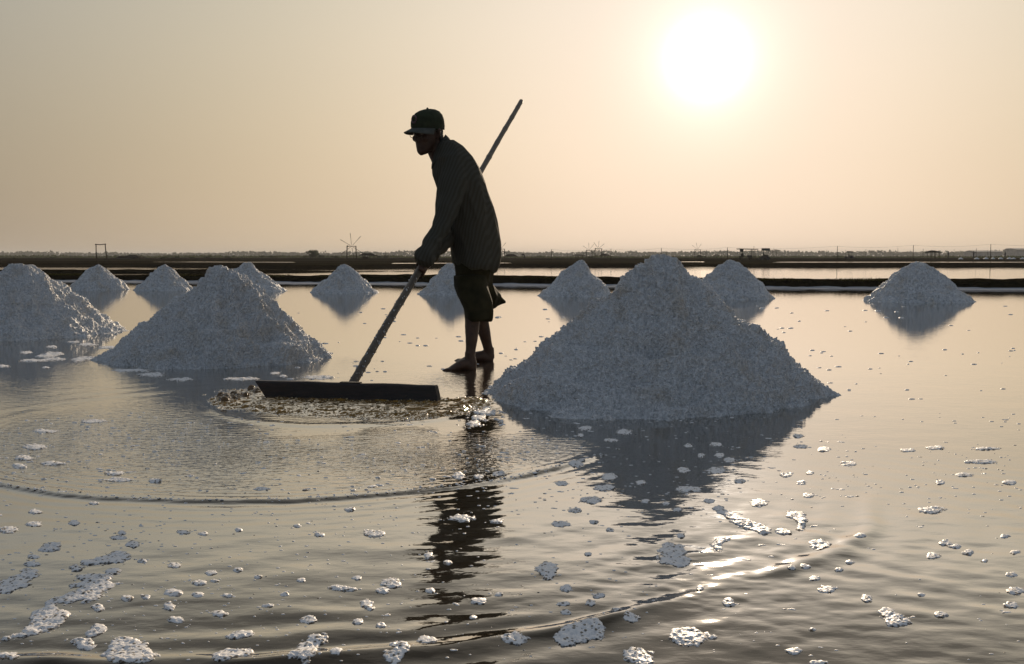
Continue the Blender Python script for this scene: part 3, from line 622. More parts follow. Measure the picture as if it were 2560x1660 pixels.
BIG = [
 (cA([(30,1112,25,10),(90,1098,40,12),(150,1075,45,20),(220,1030,75,45),(270,1000,50,28),(190,990,35,20),(230,955,25,22),(270,930,35,18),(330,920,45,22),(400,905,55,35),(430,880,40,30),(470,860,60,30),(400,830,35,12),(450,825,60,15),(530,795,40,14),(345,862,30,10)]), 'long S-shaped raft of foam trailing in the lower left corner'),
 (cA([(20,880,40,25),(70,850,60,28),(140,805,50,22)]), 'fat foam raft touching the left edge, above the S-shaped one'),
 (cA([(550,730,60,28),(480,748,40,18),(410,760,40,14),(350,785,30,14)]), 'tadpole-shaped foam raft just above the S-shaped one'),
 (cA([(245,680,55,18),(215,697,30,8)]), 'pointed foam raft left of the tadpole-shaped one'),
 (cA([(615,670,32,16)]), 'small foam clump at the upper right of the tadpole-shaped raft'),
 (cA([(455,1065,40,24),(420,1090,25,12),(370,1120,50,14),(400,1145,40,16)]), 'crooked foam raft right of the tail of the S-shaped one'),
 (cA([(600,1165,100,40),(590,1130,60,22),(560,1200,70,30),(650,1200,60,30)]), 'broad foam raft on the bottom edge left of centre'),
 (cA([(40,1195,50,22)]), 'foam raft in the very bottom left corner'),
 (cA([(1130,1085,55,18),(1080,1103,40,8)]), 'comet-shaped foam clump near the bottom, left of centre'),
 (cA([(1100,1180,70,22),(1030,1195,60,30),(1150,1170,25,12)]), 'flat foam raft on the bottom edge below the comet-shaped clump'),
 (cA([(1480,1115,40,18),(1430,1150,50,25),(1400,1195,60,35)]), 'steep foam streak running off the bottom edge'),
 (cA([(1850,1140,45,20),(1870,1165,30,25),(1830,1200,45,28)]), 'bent foam streak on the bottom edge just left of centre'),
 (cA([(1820,850,50,25),(1775,885,30,12)]), 'slanting foam clump left of the foot of the man reflection'),
 (cA([(1740,620,50,20)]), 'foam clump left of the middle of the man reflection'),
 (cA([(2150,550,50,16)]), 'foam clump floating inside the dark reflection of the man'),
 (cB([(745,690,55,30),(740,740,62,30),(790,755,35,18)]), 'square foam raft left of the sun glitter'),
 (cB([(165,795,58,36)]), 'round foam raft at the centre, right of the man reflection'),
 (cB([(985,650,35,10),(955,675,28,28)]), 'glinting foam clump on the crest above the sun glitter'),
 (cB([(1435,672,55,22)]), 'oval foam raft at the right end of the sun glitter'),
 (cB([(1320,535,50,18),(1345,575,25,30)]), 'hook-shaped foam raft above the sun glitter'),
 (cB([(960,505,28,12),(985,520,28,12),(1010,535,32,14),(1040,552,32,14),(1065,565,35,14),(1095,577,35,14),(1125,588,40,16),(1165,605,42,20)]), 'long diagonal foam streak right of the tip of the pile reflection'),
 (cB([(1150,478,55,16)]), 'flat foam raft just above the long diagonal streak'),
 (cB([(1740,985,40,20),(1780,1020,40,25),(1800,1035,60,18)]), 'boot-shaped foam raft in the lower right'),
 (cB([(250,1110,60,30),(330,1080,80,40),(380,1070,40,30)]), 'large foam raft on the swell near the bottom, right of centre'),
 (cB([(20,1115,60,28)]), 'foam raft on the swell at the bottom centre'),
 (cB([(830,1105,80,40),(800,1085,50,28)]), 'heart-shaped foam raft below the sun glitter'),
 (cB([(575,1185,65,38),(620,1210,40,20)]), 'round foam raft cut by the bottom edge, right of centre'),
 (cB([(1950,515,60,16)]), 'mound of foam with a dark hollow at the right'),
 (cB([(2010,665,30,10),(2060,682,35,10),(2120,708,32,12)]), 'thin slanting foam streak at the right, below the foam mound'),
 (cB([(2340,885,50,22)]), 'foam raft touching the right edge of the picture'),
 (cB([(365,465,52,20)]), 'foam raft left of the dark tip of the pile reflection'),
 (cB([(950,328,45,16)]), 'foam raft in the lower right of the largest pile reflection'),
 (cB([(520,150,45,14)]), 'foam raft in the dark reflection just below the largest pile'),
 (cB([(2185,287,75,9)]), 'long thin foam streak at the far right of the pond'),
 (cC([(370,900,60,14),(300,915,50,10),(230,945,90,8),(380,935,70,8)]), 'streaky foam raft in the reflection of the leftmost pile'),
 (cC([(540,940,50,14),(600,930,50,10),(690,930,60,10)]), 'ragged foam raft left of the second largest pile'),
 (cC([(1040,1042,95,14)]), 'foam raft below the left foot of the second largest pile'),
 (cC([(1240,1077,90,12)]), 'flat white foam raft left of the rake board'),
 (cC([(2200,1062,110,14)]), 'flat foam raft just behind the rake board'),
]
MID = [cA(q) for q in [[(1560,1175,30,22)],[(150,765,45,10)],[(155,730,30,10)],[(1985,1115,48,22)],[(820,1020,40,16)],[(1020,993,38,18)],[(785,963,28,18)],[(455,965,32,20)],[(805,898,45,18)],[(590,925,32,14)],
 [(925,852,35,15)],[(980,803,30,12)],[(810,768,35,14)],[(1105,790,28,10)],[(1570,870,40,12),(1620,880,40,8)],[(1705,945,35,22)],[(1440,1022,45,16)],[(1665,1032,30,14)],[(2225,938,38,16)],
 [(2130,355,30,18)],[(2225,358,26,10)],[(2320,348,35,12)],[(555,373,70,10)],[(545,640,40,10),(565,618,22,10)],[(160,580,40,12)],[(35,608,45,16)],[(345,573,26,12)],[(165,522,32,10)],[(435,480,28,9)],
 [(2310,565,35,12)],[(1990,725,25,14)],[(945,622,30,9)],[(1625,508,25,8)],[(110,270,45,12)],[(90,308,30,10)],[(160,220,60,12)],[(205,145,60,8)],[(430,100,60,8)],[(240,295,60,8)],[(1215,415,45,8)],[(660,748,22,9)],
 [(2080,755,25,10)],[(1200,825,22,9)],[(1660,825,25,10)],[(1400,838,20,8)],[(1490,628,25,9)],[(1380,585,22,8)],[(850,615,28,10)],[(1110,605,18,8)],[(2000,885,25,12)],[(1320,905,25,8)],[(1240,958,30,8)],
 [(675,920,22,10)],[(995,842,28,7)],[(920,908,25,14)],[(1055,910,25,10)],[(1720,968,20,10)],[(1770,1045,25,14)],[(2320,905,22,10)],[(2200,1010,20,12)],[(530,340,50,9)],[(720,375,30,10)],[(1730,405,25,7)]]] + \
 [cB(q) for q in [[(1260,612,40,14)],[(1460,880,45,18)],[(1005,940,28,20)],[(1645,920,28,20)],[(550,1018,40,20)],[(1310,1167,42,16)],[(1420,1220,40,10)],[(1955,725,35,14)],[(2320,952,35,14)],[(1990,998,32,14)],
 [(1620,640,28,12)],[(1570,755,22,9)],[(1405,830,28,11)],[(1520,790,22,9)],[(240,952,45,12)],[(365,948,28,15)],[(400,910,28,10)],[(225,578,42,14)],[(295,515,36,12)],[(430,410,55,14)],[(455,357,38,20)],[(820,415,55,14)],
 [(800,325,30,13)],[(460,188,32,10)],[(340,130,32,10)],[(320,165,18,9)],[(880,257,22,10)],[(965,257,22,10)],[(820,214,20,8)],[(1010,280,30,11)],[(950,205,28,9)],[(295,300,35,14)],[(1565,295,40,10)],[(1275,348,30,12)],
 [(1970,223,48,8)],[(2200,226,58,8)],[(2105,347,40,9)],[(2315,383,32,11)],[(1840,235,40,8)],[(1450,230,35,10)],[(1340,217,35,9)],[(1330,168,28,9)],[(1990,385,22,10)],[(2320,812,28,10)],[(235,388,32,10)],[(785,630,22,10)],
 [(1060,378,28,9)],[(915,470,28,9)],[(715,483,25,8)],[(350,717,22,10)],[(250,880,25,12)],[(875,875,25,13)],[(935,1103,22,12)],[(1395,1068,22,9)],[(1905,905,18,8)],[(2195,748,18,8)],[(1380,445,30,9)],[(600,385,22,9)],
 [(380,568,22,9)],[(455,605,20,9)],[(250,988,22,12)],[(485,982,22,10)],[(620,470,22,7)],[(770,512,28,9)],[(1360,778,24,10)],[(1300,790,20,8)],[(2290,635,26,9)],[(2340,708,26,9)],[(1345,385,25,8)],[(1385,338,22,8)]]] + \
 [cC(q) for q in [[(180,890,40,10)],[(355,850,30,10)],[(610,835,70,10)],[(750,855,70,10)],[(510,817,40,5)],[(900,1013,130,9)],[(1680,1073,120,10)],[(1900,1033,35,9)],[(1955,1053,28,7)],[(10,985,60,8)],[(320,993,30,6)]]]
USED = {}
def fleck_label(bl, i):
    """which raft it floats next to, on which side, and how it looks"""
    x = sum(q[0] for q in bl)/len(bl); y = sum(q[1] for q in bl)/len(bl); wd = max(q[2] for q in bl)/max(q[3] for q in bl); sz = max(q[2] for q in bl)
    look = 'slender' if wd > 5 else 'oblong' if wd > 3.2 else 'oval' if wd > 2.2 else 'round'
    look = ('tiny ' if sz < 13 else 'small ' if sz < 19 else 'middling ') + look
    cand = sorted((math.hypot(x - sum(q[0] for q in B_)/len(B_), 2.2*(y - sum(q[1] for q in B_)/len(B_))), k) for k, (B_, _) in enumerate(BIG))
    for dist, k in cand[:6]:
        B_ = BIG[k][0]; bx, by = sum(q[0] for q in B_)/len(B_), sum(q[1] for q in B_)/len(B_)
        dx, dy = x-bx, 2.2*(y-by)
        side = ('left of' if dx < 0 else 'right of') if abs(dx) > 2*abs(dy) else ('above' if dy < 0 else 'below') if abs(dy) > 2*abs(dx) else ('above and left of' if dy < 0 and dx < 0 else 'above and right of' if dy < 0 else 'below and left of' if dx < 0 else 'below and right of')
        near = '' if dist < 130 else 'well '
        lab = '%s foam fleck %s%s %s' % (look, near, side, SHORT[k])
        if lab not in USED: USED[lab] = 1; return lab
    return lab
SHORT = ['S-shaped foam raft', 'fat raft at left edge', 'tadpole-shaped raft', 'pointed left raft', 'clump by the tadpole-shaped raft', 'crooked raft', 'broad bottom-edge raft', 'bottom left corner raft', 'comet-shaped clump', 'flat bottom-edge raft',
         'steep bottom-edge streak', 'bent bottom-edge streak', 'slanting clump', 'clump beside the man reflection', 'clump inside the man reflection', 'square raft', 'round central raft', 'glinting crest clump', 'oval raft by the glitter', 'hook-shaped raft',
         'long diagonal streak', 'flat raft above the diagonal streak', 'boot-shaped raft', 'large swell raft', 'bottom centre raft', 'heart-shaped raft', 'round bottom-edge raft', 'hollow foam mound', 'thin slanting streak', 'right edge raft', 'raft by the reflection tip', 'lower right raft in the pile reflection',
         'raft just below the largest pile', 'long thin far-right streak', 'streaky raft by the leftmost pile', 'ragged raft', 'raft by the second pile foot', 'flat white raft left of the board', 'flat raft behind the board']
for i, (bl, lab) in enumerate(BIG):
    D = G(bl[0][0], bl[0][1]).y
    me = foam_mesh(bl, 100+i, hmax=0.0034 if D < 3 else 0.0024, noise=0.28, edge=0.9)
    if me is None: continue
    o = bpy.data.objects.new('foam_patch', me); link(o, mat=M['raft']); tag(o, lab, 'foam', 'foam rafts drifting on the brine')
for i, bl in enumerate(MID):
    D = G(bl[0][0], bl[0][1]).y
    me = foam_mesh(bl, 300+i, hmax=0.0026 if D < 3 else 0.0016, noise=0.24, edge=0.9)
    if me is None: continue
    o = bpy.data.objects.new('foam_fleck', me); link(o, mat=M['raft']); tag(o, fleck_label(bl, i), 'foam', 'foam flecks drifting on the brine')
# smaller flecks: a few shapes shared by many
def fleck_mesh(seed):
    rg = np.random.default_rng(seed); n = 15
    a = np.linspace(-1.25, 1.25, n); X, Y = np.meshgrid(a*rg.uniform(0.9, 1.5), a); Z = np.full(X.shape, -0.25)
    for q in range(rg.integers(3, 8)):
        r = rg.uniform(0.3, 0.6); cx, cy = rg.normal(0, 0.38), rg.normal(0, 0.30)
        d = (X-cx)**2 + (Y-cy)**2; Z = np.maximum(Z, np.where(d < r*r, 0.02 + 0.85*np.sqrt(np.clip(r*r-d, 0, None)), -0.25))
    fq = gridfaces(n, n); keep = (Z > 0).ravel()[fq].sum(1) >= 1; fq = fq[keep]
    u = np.unique(fq); rm = np.zeros(n*n, dtype=np.int64); rm[u] = np.arange(len(u))
    me = mesh_np('foam_fleck', np.stack([X, Y, Z], -1).reshape(-1, 3)[u], rm[fq]); me.materials.append(M['foam']); return me
FM = [fleck_mesh(900+i) for i in range(9)]
def blocked(x, y):
    for (cx, cy, r) in PILES:
        if (x-cx)**2 + (y-cy)**2 < (r*1.05)**2: return True
    return (abs(x+0.76) < 0.55 and abs(y-4.65) < 0.5)
cnt = 0; tries = 0; rg = np.random.default_rng(55); VS, FS, nb_ = [], [], 0
while cnt < 170 and tries < 6000:
    tries += 1
    q = rg.random()
    if q < 0.40: px, py = rg.uniform(-40, 1480), rg.uniform(1040, 1240)
    elif q < 0.72: px, py = rg.uniform(-40, 2600), rg.uniform(1150, 1650)
    else: px, py = rg.uniform(1300, 2600), rg.uniform(1040, 1400)
    g = G(px, py)
    if blocked(g.x, g.y): continue
    h_ = float(wave_h(np.array([g.x]), np.array([g.y]))[0][0]); me = FM[cnt % 9]
    s = rg.uniform(0.0035, 0.0085)*(1 + 0.25*(g.y-2))*(0.8 if py > 1250 else 1.0); sx = s*rg.uniform(1, 1.9); a = rg.normal(0, .5)
    v = np.empty(len(me.vertices)*3, np.float32); me.vertices.foreach_get('co', v); v = v.reshape(-1, 3)
    f_ = np.empty(len(me.loops), np.int32); me.loops.foreach_get('vertex_index', f_)
    X_, Y_ = v[:, 0]*sx, v[:, 1]*s
    VS.append(np.stack([g.x + X_*math.cos(a) - Y_*math.sin(a), g.y + X_*math.sin(a) + Y_*math.cos(a), h_ + v[:, 2]*s*0.36], -1)); FS.append(f_.reshape(-1, 4) + nb_); nb_ += len(v); cnt += 1
o = obj_np('foam_flecks', np.concatenate(VS), np.concatenate(FS), M['foam']); tag(o, 'countless small foam flecks strewn between the bigger foam rafts', 'foam', kind='stuff')
# the finest bubbles and far specks
def specks(n, seed, yr, s0, s1, name, xr=(-60, 2620), rmin=0.0):
    rg = np.random.default_rng(seed); V = []; Fc = []; k = 7
    for i in range(n):
        px, py = rg.uniform(*xr), yr[0] + (yr[1]-yr[0])*rg.random()
        g = G(px, py)
        if blocked(g.x, g.y) or vnoise(np.array([g.x*1.3]), np.array([g.y*1.3]), np.array([0.0]), seed)[0] < rg.uniform(-0.7, 0.5): continue
        h_ = float(wave_h(np.array([g.x]), np.array([g.y]))[0][0])
        r = rg.uniform(s0, s1)*g.y/3.0; b = len(V); el = rg.uniform(1, 2.2)
        for ring, (rr, zz) in enumerate(((1.0, -0.1), (0.75, 0.28))):
            for a in range(k): V.append((g.x + el*r*rr*math.cos(6.283*a/k), g.y + r*rr*math.sin(6.283*a/k), h_ + r*zz))
        V.append((g.x, g.y, h_ + r*0.42))
        for a in range(k):
            Fc.append((b+a, b+(a+1) % k, b+k+(a+1) % k, b+k+a)); Fc.append((b+k+a, b+k+(a+1) % k, b+2*k))
    me = bpy.data.meshes.new(name); me.from_pydata(V, [], Fc); me.update(); me.polygons.foreach_set('use_smooth', [True]*len(me.polygons))
    o = bpy.data.objects.new(name, me); link(o, mat=M['foam']); return o
tag(specks(2600, 71, (1030, 1655), 0.0014, 0.0042, 'foam_bubbles'), 'tiny foam bubbles scattered over the near water', 'foam', kind='stuff')
tag(specks(330, 72, (765, 1000), 0.0022, 0.0065, 'foam_specks', xr=(700, 2560)), 'tiny foam specks scattered over the calm far water', 'foam', kind='stuff')
tag(specks(420, 73, (1050, 1230), 0.002, 0.0055, 'foam_froth', xr=(-60, 1460)), 'fine froth between the rake board and the curved wave', 'foam', kind='stuff')

V, Fc = [], []; rg = np.random.default_rng(81)
for i in range(420):
    a = math.radians(rg.uniform(-150, -30)); R_ = 1.315 + rg.normal(0, 0.012); x_, y_ = C1[0] + R_*math.cos(a), C1[1] + R_*math.sin(a)
    h_ = float(wave_h(np.array([x_]), np.array([y_]))[0][0]); r = rg.uniform(.0012, .0042); b = len(V)
    for a2 in range(6): V.append((x_ + 1.5*r*math.cos(1.047*a2), y_ + r*math.sin(1.047*a2), h_ - .0004))
    V.append((x_, y_, h_ + r*.6))
    for a2 in range(6): Fc.append((b+a2, b+(a2+1) % 6, b+6))
me = bpy.data.meshes.new('wave_froth'); me.from_pydata(V, [], Fc); me.update(); me.polygons.foreach_set('use_smooth', [True]*len(me.polygons))
o = bpy.data.objects.new('wave_froth', me); link(o, mat=M['foam']); tag(o, 'line of fine froth along the crest of the curved wave', 'foam', kind='stuff')
# brine churned up in front of the rake board, and salt slush beside the largest pile
def tag_mesh(me, name, mat, label, cat, kind):
    o = bpy.data.objects.new(name, me); link(o, mat=mat); tag(o, label, cat, kind=kind); return o
ch = [(575, 1004, 45, 16), (620, 996, 50, 20), (680, 1006, 70, 20), (760, 1012, 90, 21), (860, 1016, 110, 22), (960, 1020, 110, 22), (1050, 1020, 90, 20), (1120, 1020, 60, 16), (1185, 1006, 45, 11)]
cm = foam_mesh(ch, 777, hmax=0.014, noise=0.30, step_k=0.0008, edge=1.1, rough=0.0048)
tag_mesh(cm, 'churned_brine', M['churn_water'], 'amber choppy brine churned up below the rake board', 'brine', 'stuff')
vc = np.empty(len(cm.vertices)*3, np.float32); cm.vertices.foreach_get('co', vc); vc = vc.reshape(-1, 3); vc = vc[vc[:, 2] > 0.006]
rg = np.random.default_rng(91); m = MB()
for i in range(620):
    p = vc[rg.integers(0, len(vc))]; r = 0.0018 + 0.0055*rg.random()**2.5
    m.ball((p[0], p[1], p[2] + r*0.15), (r*1.15, r, r*0.8), 7, 5)
tag(m.build('brine_bubbles', M['bubble'], smooth=True), 'glossy amber bubbles riding on the churned brine below the rake board', 'bubbles', kind='stuff')
tag_mesh(foam_mesh([(640, 980, 22, 8), (600, 992, 26, 9), (560, 1003, 20, 10)], 778, hmax=0.022, scale_b=1.1, pits=0.03, step_k=0.0009, dome_k=1.0, edge=1.0), 'splash', M['churn'], 'golden splash of brine at the left end of the rake board', 'splash', 'stuff')
tag_mesh(foam_mesh([(1222, 1032, 30, 7), (1196, 1045, 22, 7), (1182, 1058, 20, 5)], 779, hmax=0.0035, scale_b=0.6, pits=0.05, noise=0.7, edge=0.9), 'salt_slush', M['raft'], 'sparkling wet salt slush at the left tip of the largest pile', 'salt slush', 'stuff')

# ------------------------------------------------------------------ the rake
BLb, BRb = G(664, 993, 0.008), G(1096, 1005, 0.008)
TLb, TRb = P(637, 951, BLb.y + 0.02), P(1087, 964, BRb.y + 0.02)
rake = empty('salt_rake', (BLb + BRb)/2)
tag(rake, 'wide wooden salt rake with long bamboo handle held by the man', 'rake')
back = Vector((0.012, 0.030, 0)); fr = Vector((0, 0, 0))
def lerp(a, b, t): return a + (b - a)*t
m = MB(); nseg = 10
rgb = random.Random(4)
for k in range(nseg + 1):
    t = k/nseg; b0 = lerp(BLb, BRb, t); t0 = lerp(TLb, TRb, t)
    w = Vector((0, rgb.uniform(-.002, .002), rgb.uniform(-.002, .002)))
    m.v += [tuple(b0 + w), tuple(lerp(b0, t0, .9) + w), tuple(t0 + w + Vector((0, .006, 0))), tuple(t0 + back*0.8 + w), tuple(lerp(b0, t0, .9) + back + w), tuple(b0 + back + w)]
for k in range(nseg):
    a, b = k*6, (k+1)*6
    for q in range(6): m.f.append((a+q, b+q, b+(q+1) % 6, a+(q+1) % 6))
m.f.append(tuple(range(6))[::-1]); m.f.append(tuple(nseg*6+q for q in range(6)))
m.build('board', M['board'], rake)
PA, PB = P(876, 968, 4.76), P(1303, 253, 7.8)
pdir = (PB - PA).normalized(); plen = (PB - PA).length
side = pdir.cross(Vector((0, 1, 0))).normalized(); upv = side.cross(pdir)
pts, rad = [], []
nodes = [0.06, 0.13, 0.21, 0.29, 0.38, 0.47, 0.56, 0.645, 0.72, 0.79, 0.855, 0.915, 0.965]
npt = 150
def pole_at(t):
    wob = side*(0.010*math.sin(t*5.1 + .4) + 0.004*math.sin(t*17)) + upv*0.006*math.sin(t*7)
    return PA + pdir*(plen*t) + wob*math.sin(math.pi*min(1, max(0, t)))
for k in range(npt + 1):
    t = k/npt; r = 0.0215 - 0.0045*t
    bulge = max(math.exp(-((t-n_)*plen/0.012)**2) for n_ in nodes)
    pts.append(pole_at(t)); rad.append(r*(1 + 0.13*bulge + 0.02*math.sin(t*90)))
hd = MB().tube(pts, rad, 14).build('handle', M['bamboo'], rake, smooth=True)
# dried salt on the lower handle
m = MB(); rgb = random.Random(9)
for k in range(150):
    t = rgb.random()**1.4*0.26 + 0.015; c = pole_at(t); a = rgb.uniform(0, 6.28); r = 0.0215 - 0.0045*t
    c = c + (side*math.cos(a) + upv*math.sin(a))*r*0.97; q = rgb.uniform(.0015, .005)
    m.ball(c, (q, q, q*1.8), 5, 4)
o = m.build('salt_grains', M['salt_far'], hd); tag(o, kind='stuff')
# peg and brace holding the board
m = MB(); c0 = pole_at(0.02)
m.box((c0.x, BLb.y*0.5 + BRb.y*0.5 + 0.035, 0.062), (0.10, 0.03, 0.05), -0.2); m.build('cleat', M['board'], rake)

# ------------------------------------------------------------------ the man
def limb(mb, pts, n=16, ref=Vector((0, 1, 0))):
    """tapered limb through (x px, y px, distance, radius[, depth radius])"""
    C = [P(q[0], q[1], q[2]) if not isinstance(q[0], Vector) else q[0] for q in pts]
    R = [(q[3], q[4] if len(q) > 4 else q[3]) if not isinstance(q[0], Vector) else (q[1], q[2] if len(q) > 2 else q[1]) for q in pts]
    vs, fs = [], []
    for i, c in enumerate(C):
        d = (C[min(i+1, len(C)-1)] - C[max(i-1, 0)]).normalized()
        a = d.cross(ref).normalized(); b = a.cross(d).normalized()
        for k in range(n):
            t = 2*math.pi*k/n; vs.append(c + a*math.cos(t)*R[i][0] + b*math.sin(t)*R[i][1])
    for i in range(len(C)-1):
        for k in range(n): fs.append((i*n+k, i*n+(k+1) % n, (i+1)*n+(k+1) % n, (i+1)*n+k))
    fs.append(tuple(range(n))[::-1]); fs.append(tuple((len(C)-1)*n + k for k in range(n)))
    mb.add(vs, fs)
def rings(mb, L, n=28):
    """body through slices (x1, y1, x2, y2, distance, half depth): the slice runs from photo point 1 to 2"""
    vs, fs = [], []
    for (x1, y1, x2, y2, D, b) in L:
        p, q = P(x1, y1, D), P(x2, y2, D); c = (p+q)/2; u = (q-p)/2
        for k in range(n):
            t = 2*math.pi*k/n; ct, st_ = math.cos(t), math.sin(t)
            e = 0.86; vs.append(c + u*math.copysign(abs(ct)**e, ct) + Vector((0, b*math.copysign(abs(st_)**e, st_), 0)))
    for i in range(len(L)-1):
        for k in range(n): fs.append((i*n+k, i*n+(k+1) % n, (i+1)*n+(k+1) % n, (i+1)*n+k))
    fs.append(tuple(range(n))[::-1]); fs.append(tuple((len(L)-1)*n + k for k in range(n)))
    mb.add(vs, fs)
def remeshed(mb, voxel, smooth=3):
    """one continuous skin round everything collected"""
    me = mb.mesh('tmp'); o = bpy.data.objects.new('tmp', me); COL.objects.link(o)
    md = o.modifiers.new('r', 'REMESH'); md.mode = 'VOXEL'; md.voxel_size = voxel; md.adaptivity = 0.0
    dg = bpy.context.evaluated_depsgraph_get(); ev = o.evaluated_get(dg); r = bpy.data.meshes.new_from_object(ev)
    bpy.data.objects.remove(o); bpy.data.meshes.remove(me)
    n = len(r.vertices); V = np.empty(n*3, np.float32); r.vertices.foreach_get('co', V); V = V.reshape(-1, 3).astype(np.float64)
    E = np.empty(len(r.edges)*2, np.int32); r.edges.foreach_get('vertices', E); E = E.reshape(-1, 2)
    deg = np.bincount(E.ravel(), minlength=n)[:, None]
    for _ in range(smooth):
        A = np.zeros_like(V)
        for c in range(3): A[:, c] = np.bincount(E[:, 0], V[E[:, 1], c], n) + np.bincount(E[:, 1], V[E[:, 0], c], n)
        V = 0.4*V + 0.6*A/np.maximum(deg, 1)
    return r, V
def finish(r, V, name, mat, parent):
    r.vertices.foreach_set('co', V.astype(np.float32).ravel()); r.update()
    r.polygons.foreach_set('use_smooth', [True]*len(r.polygons)); r.materials.clear(); r.materials.append(mat); r.name = name
    o = bpy.data.objects.new(name, r); COL.objects.link(o); o.parent = parent
    o.matrix_parent_inverse = Matrix.Translation(parent.location).inverted() if parent.parent is None else Matrix.Translation(parent.parent.location).inverted()
    return o
def normals(r, V):
    r.vertices.foreach_set('co', V.astype(np.float32).ravel()); r.update()
    N = np.empty(len(V)*3, np.float32); r.vertices.foreach_get('normal', N); return N.reshape(-1, 3)

man = empty('person', G(1180, 918))
tag(man, 'man in cap, striped shirt and knee shorts pulling a salt rake', 'person')
def pole_px(y):                      # point on the handle seen at photo height y
    best = min(((abs(proj(*pole_at(t/400))[1] - y), t/400) for t in range(401)))
    return best[1]
tL, tR = pole_px(674), pole_px(648)
HL, HR = pole_at(tL), pole_at(tR)
# head frame: the face turns towards the left of the camera and looks down
fh = Vector((-0.66, -0.70, -0.17)).normalized(); lh = Vector((0, 0, 1)).cross(fh).normalized(); uh = fh.cross(lh).normalized()
roll = math.radians(-3); lh, uh = lh*math.cos(roll) + uh*math.sin(roll), uh*math.cos(roll) - lh*math.sin(roll)
HEAD = P(1071, 334, 6.0); HS = 1.0
def hl(x, y, z): return HEAD + (fh*x + lh*y + uh*z)*HS
def hring(mb, L, n=24, cap=True):
    vs, fs = [], []
    for (cx, z, rx, ry) in L:
        for k in range(n):
            t = 2*math.pi*k/n; vs.append(hl(cx + rx*math.cos(t), ry*math.sin(t), z))
    for i in range(len(L)-1):
        for k in range(n): fs.append((i*n+k, i*n+(k+1) % n, (i+1)*n+(k+1) % n, (i+1)*n+k))
    if cap: fs.append(tuple(range(n))[::-1]); fs.append(tuple((len(L)-1)*n + k for k in range(n)))
    mb.add(vs, fs)
B = MB()
hring(B, [(.062, -.118, .012, .016), (.056, -.112, .028, .030), (.046, -.095, .046, .043), (.030, -.070, .062, .053), (.016, -.040, .076, .062), (.006, -.010, .087, .068),
          (0, .025, .094, .073), (-.002, .060, .093, .073), (-.004, .090, .080, .064), (-.006, .110, .055, .046), (-.008, .121, .02, .018)])
B.add([tuple(hl(*q)) for q in [(.086, -.010, .024), (.086, .010, .024), (.112, .006, -.030), (.112, -.006, -.030), (.098, -.018, -.038), (.098, .018, -.038), (.07, -.012, -.042), (.07, .012, -.042), (.06, -.012, .024), (.06, .012, .024)]],
      [(0, 1, 2, 3), (0, 3, 4, 8), (1, 9, 5, 2), (4, 3, 2, 5), (4, 5, 7, 6), (8, 4, 6), (9, 7, 5), (0, 8, 9, 1), (8, 6, 7, 9)])    # nose
for s in (-1, 1):
    B.ball(hl(.072, s*.034, .030), .020, 8, 6)                     # brow
    B.ball(hl(.068, s*.040, -.020), .022, 8, 6)                    # cheekbone
    limb(B, [(hl(-.004, s*.070, -.030), .008), (hl(-.010, s*.078, -.008), .012), (hl(-.012, s*.082, .018), .013), (hl(-.006, s*.078, .034), .007)], 8)  # ear
limb(B, [(hl(.078, -.024, -.068), .007), (hl(.089, 0, -.064), .009), (hl(.078, .024, -.068), .007)], 8, Vector((0, 0, 1)))       # upper lip
limb(B, [(hl(.076, -.020, -.078), .007), (hl(.086, 0, -.079), .010), (hl(.076, .020, -.078), .007)], 8, Vector((0, 0, 1)))       # lower lip
B.ball(hl(.070, 0, -.105), .018, 8, 6)                             # chin
limb(B, [(hl(-.018, 0, -.035), .055), (1088, 372, 6.03, .052), (1102, 400, 6.06, .056), (1112, 425, 6.08, .075)], 16)            # neck
rings(B, [(1100, 385, 1160, 385, 6.09, .10), (1095, 420, 1180, 420, 6.1, .165), (1100, 450, 1190, 450, 6.1, .165), (1112, 500, 1205, 500, 6.12, .15), (1125, 550, 1215, 550, 6.14, .145),
          (1136, 610, 1222, 610, 6.16, .15), (1142, 660, 1224, 660, 6.17, .15), (1150, 700, 1215, 700, 6.18, .14)], 20)
# near (left) arm and hand
wrL = HL + Vector((0.035, -0.035, 0.075))
limb(B, [(1140, 432, 5.96, .052), (1130, 480, 5.91, .046), (1114, 545, 5.82, .034), (1092, 597, 5.745, .030), (wrL, .025), (HL + Vector((0.022, -0.034, 0.03)), .026, .032)], 12)
wrR = HR + Vector((0.05, 0.045, 0.085))
limb(B, [(1128, 430, 6.27, .050), (1128, 500, 6.25, .044), (1122, 555, 6.16, .034), (1102, 606, 6.0, .028), (wrR, .025), (HR + Vector((0.02, 0.034, 0.03)), .026, .032)], 12)
def grip(H, w, along, flip):
    """palm against the pole on side w, four fingers and a thumb closing round it"""
    e1 = (w - pdir*w.dot(pdir)).normalized(); e2 = pdir.cross(e1)*flip
    limb(B, [(H + e1*.030 + pdir*.046*along, .016, .014), (H + e1*.034 + pdir*.015*along, .026, .016), (H + e1*.032 - pdir*.030*along, .024, .015), (H + e1*.028 - pdir*.045*along, .012, .010)], 12, e1)
    for i, (o_, ln, rr) in enumerate(((.034, .92, .0085), (.012, 1.0, .0090), (-.010, .95, .0088), (-.031, .78, .0075))):
        L = []
        for k in range(7):
            a = math.radians(25 + 215*ln*k/6); R = .0225 + .0085
            L.append((H + pdir*o_*along + (e1*math.cos(a) + e2*math.sin(a))*R*(1.08 if k in (2, 4) else 1.0), rr*(1.0 - .05*k)))
        limb(B, L, 8, pdir)
    L = []
    for k in range(5):
        a = math.radians(-20 - 150*k/4); L.append((H + pdir*(.050 - .012*k/4)*along + (e1*math.cos(a) + e2*math.sin(a))*.0315, .0105 - .0006*k))
    limb(B, L, 8, pdir)
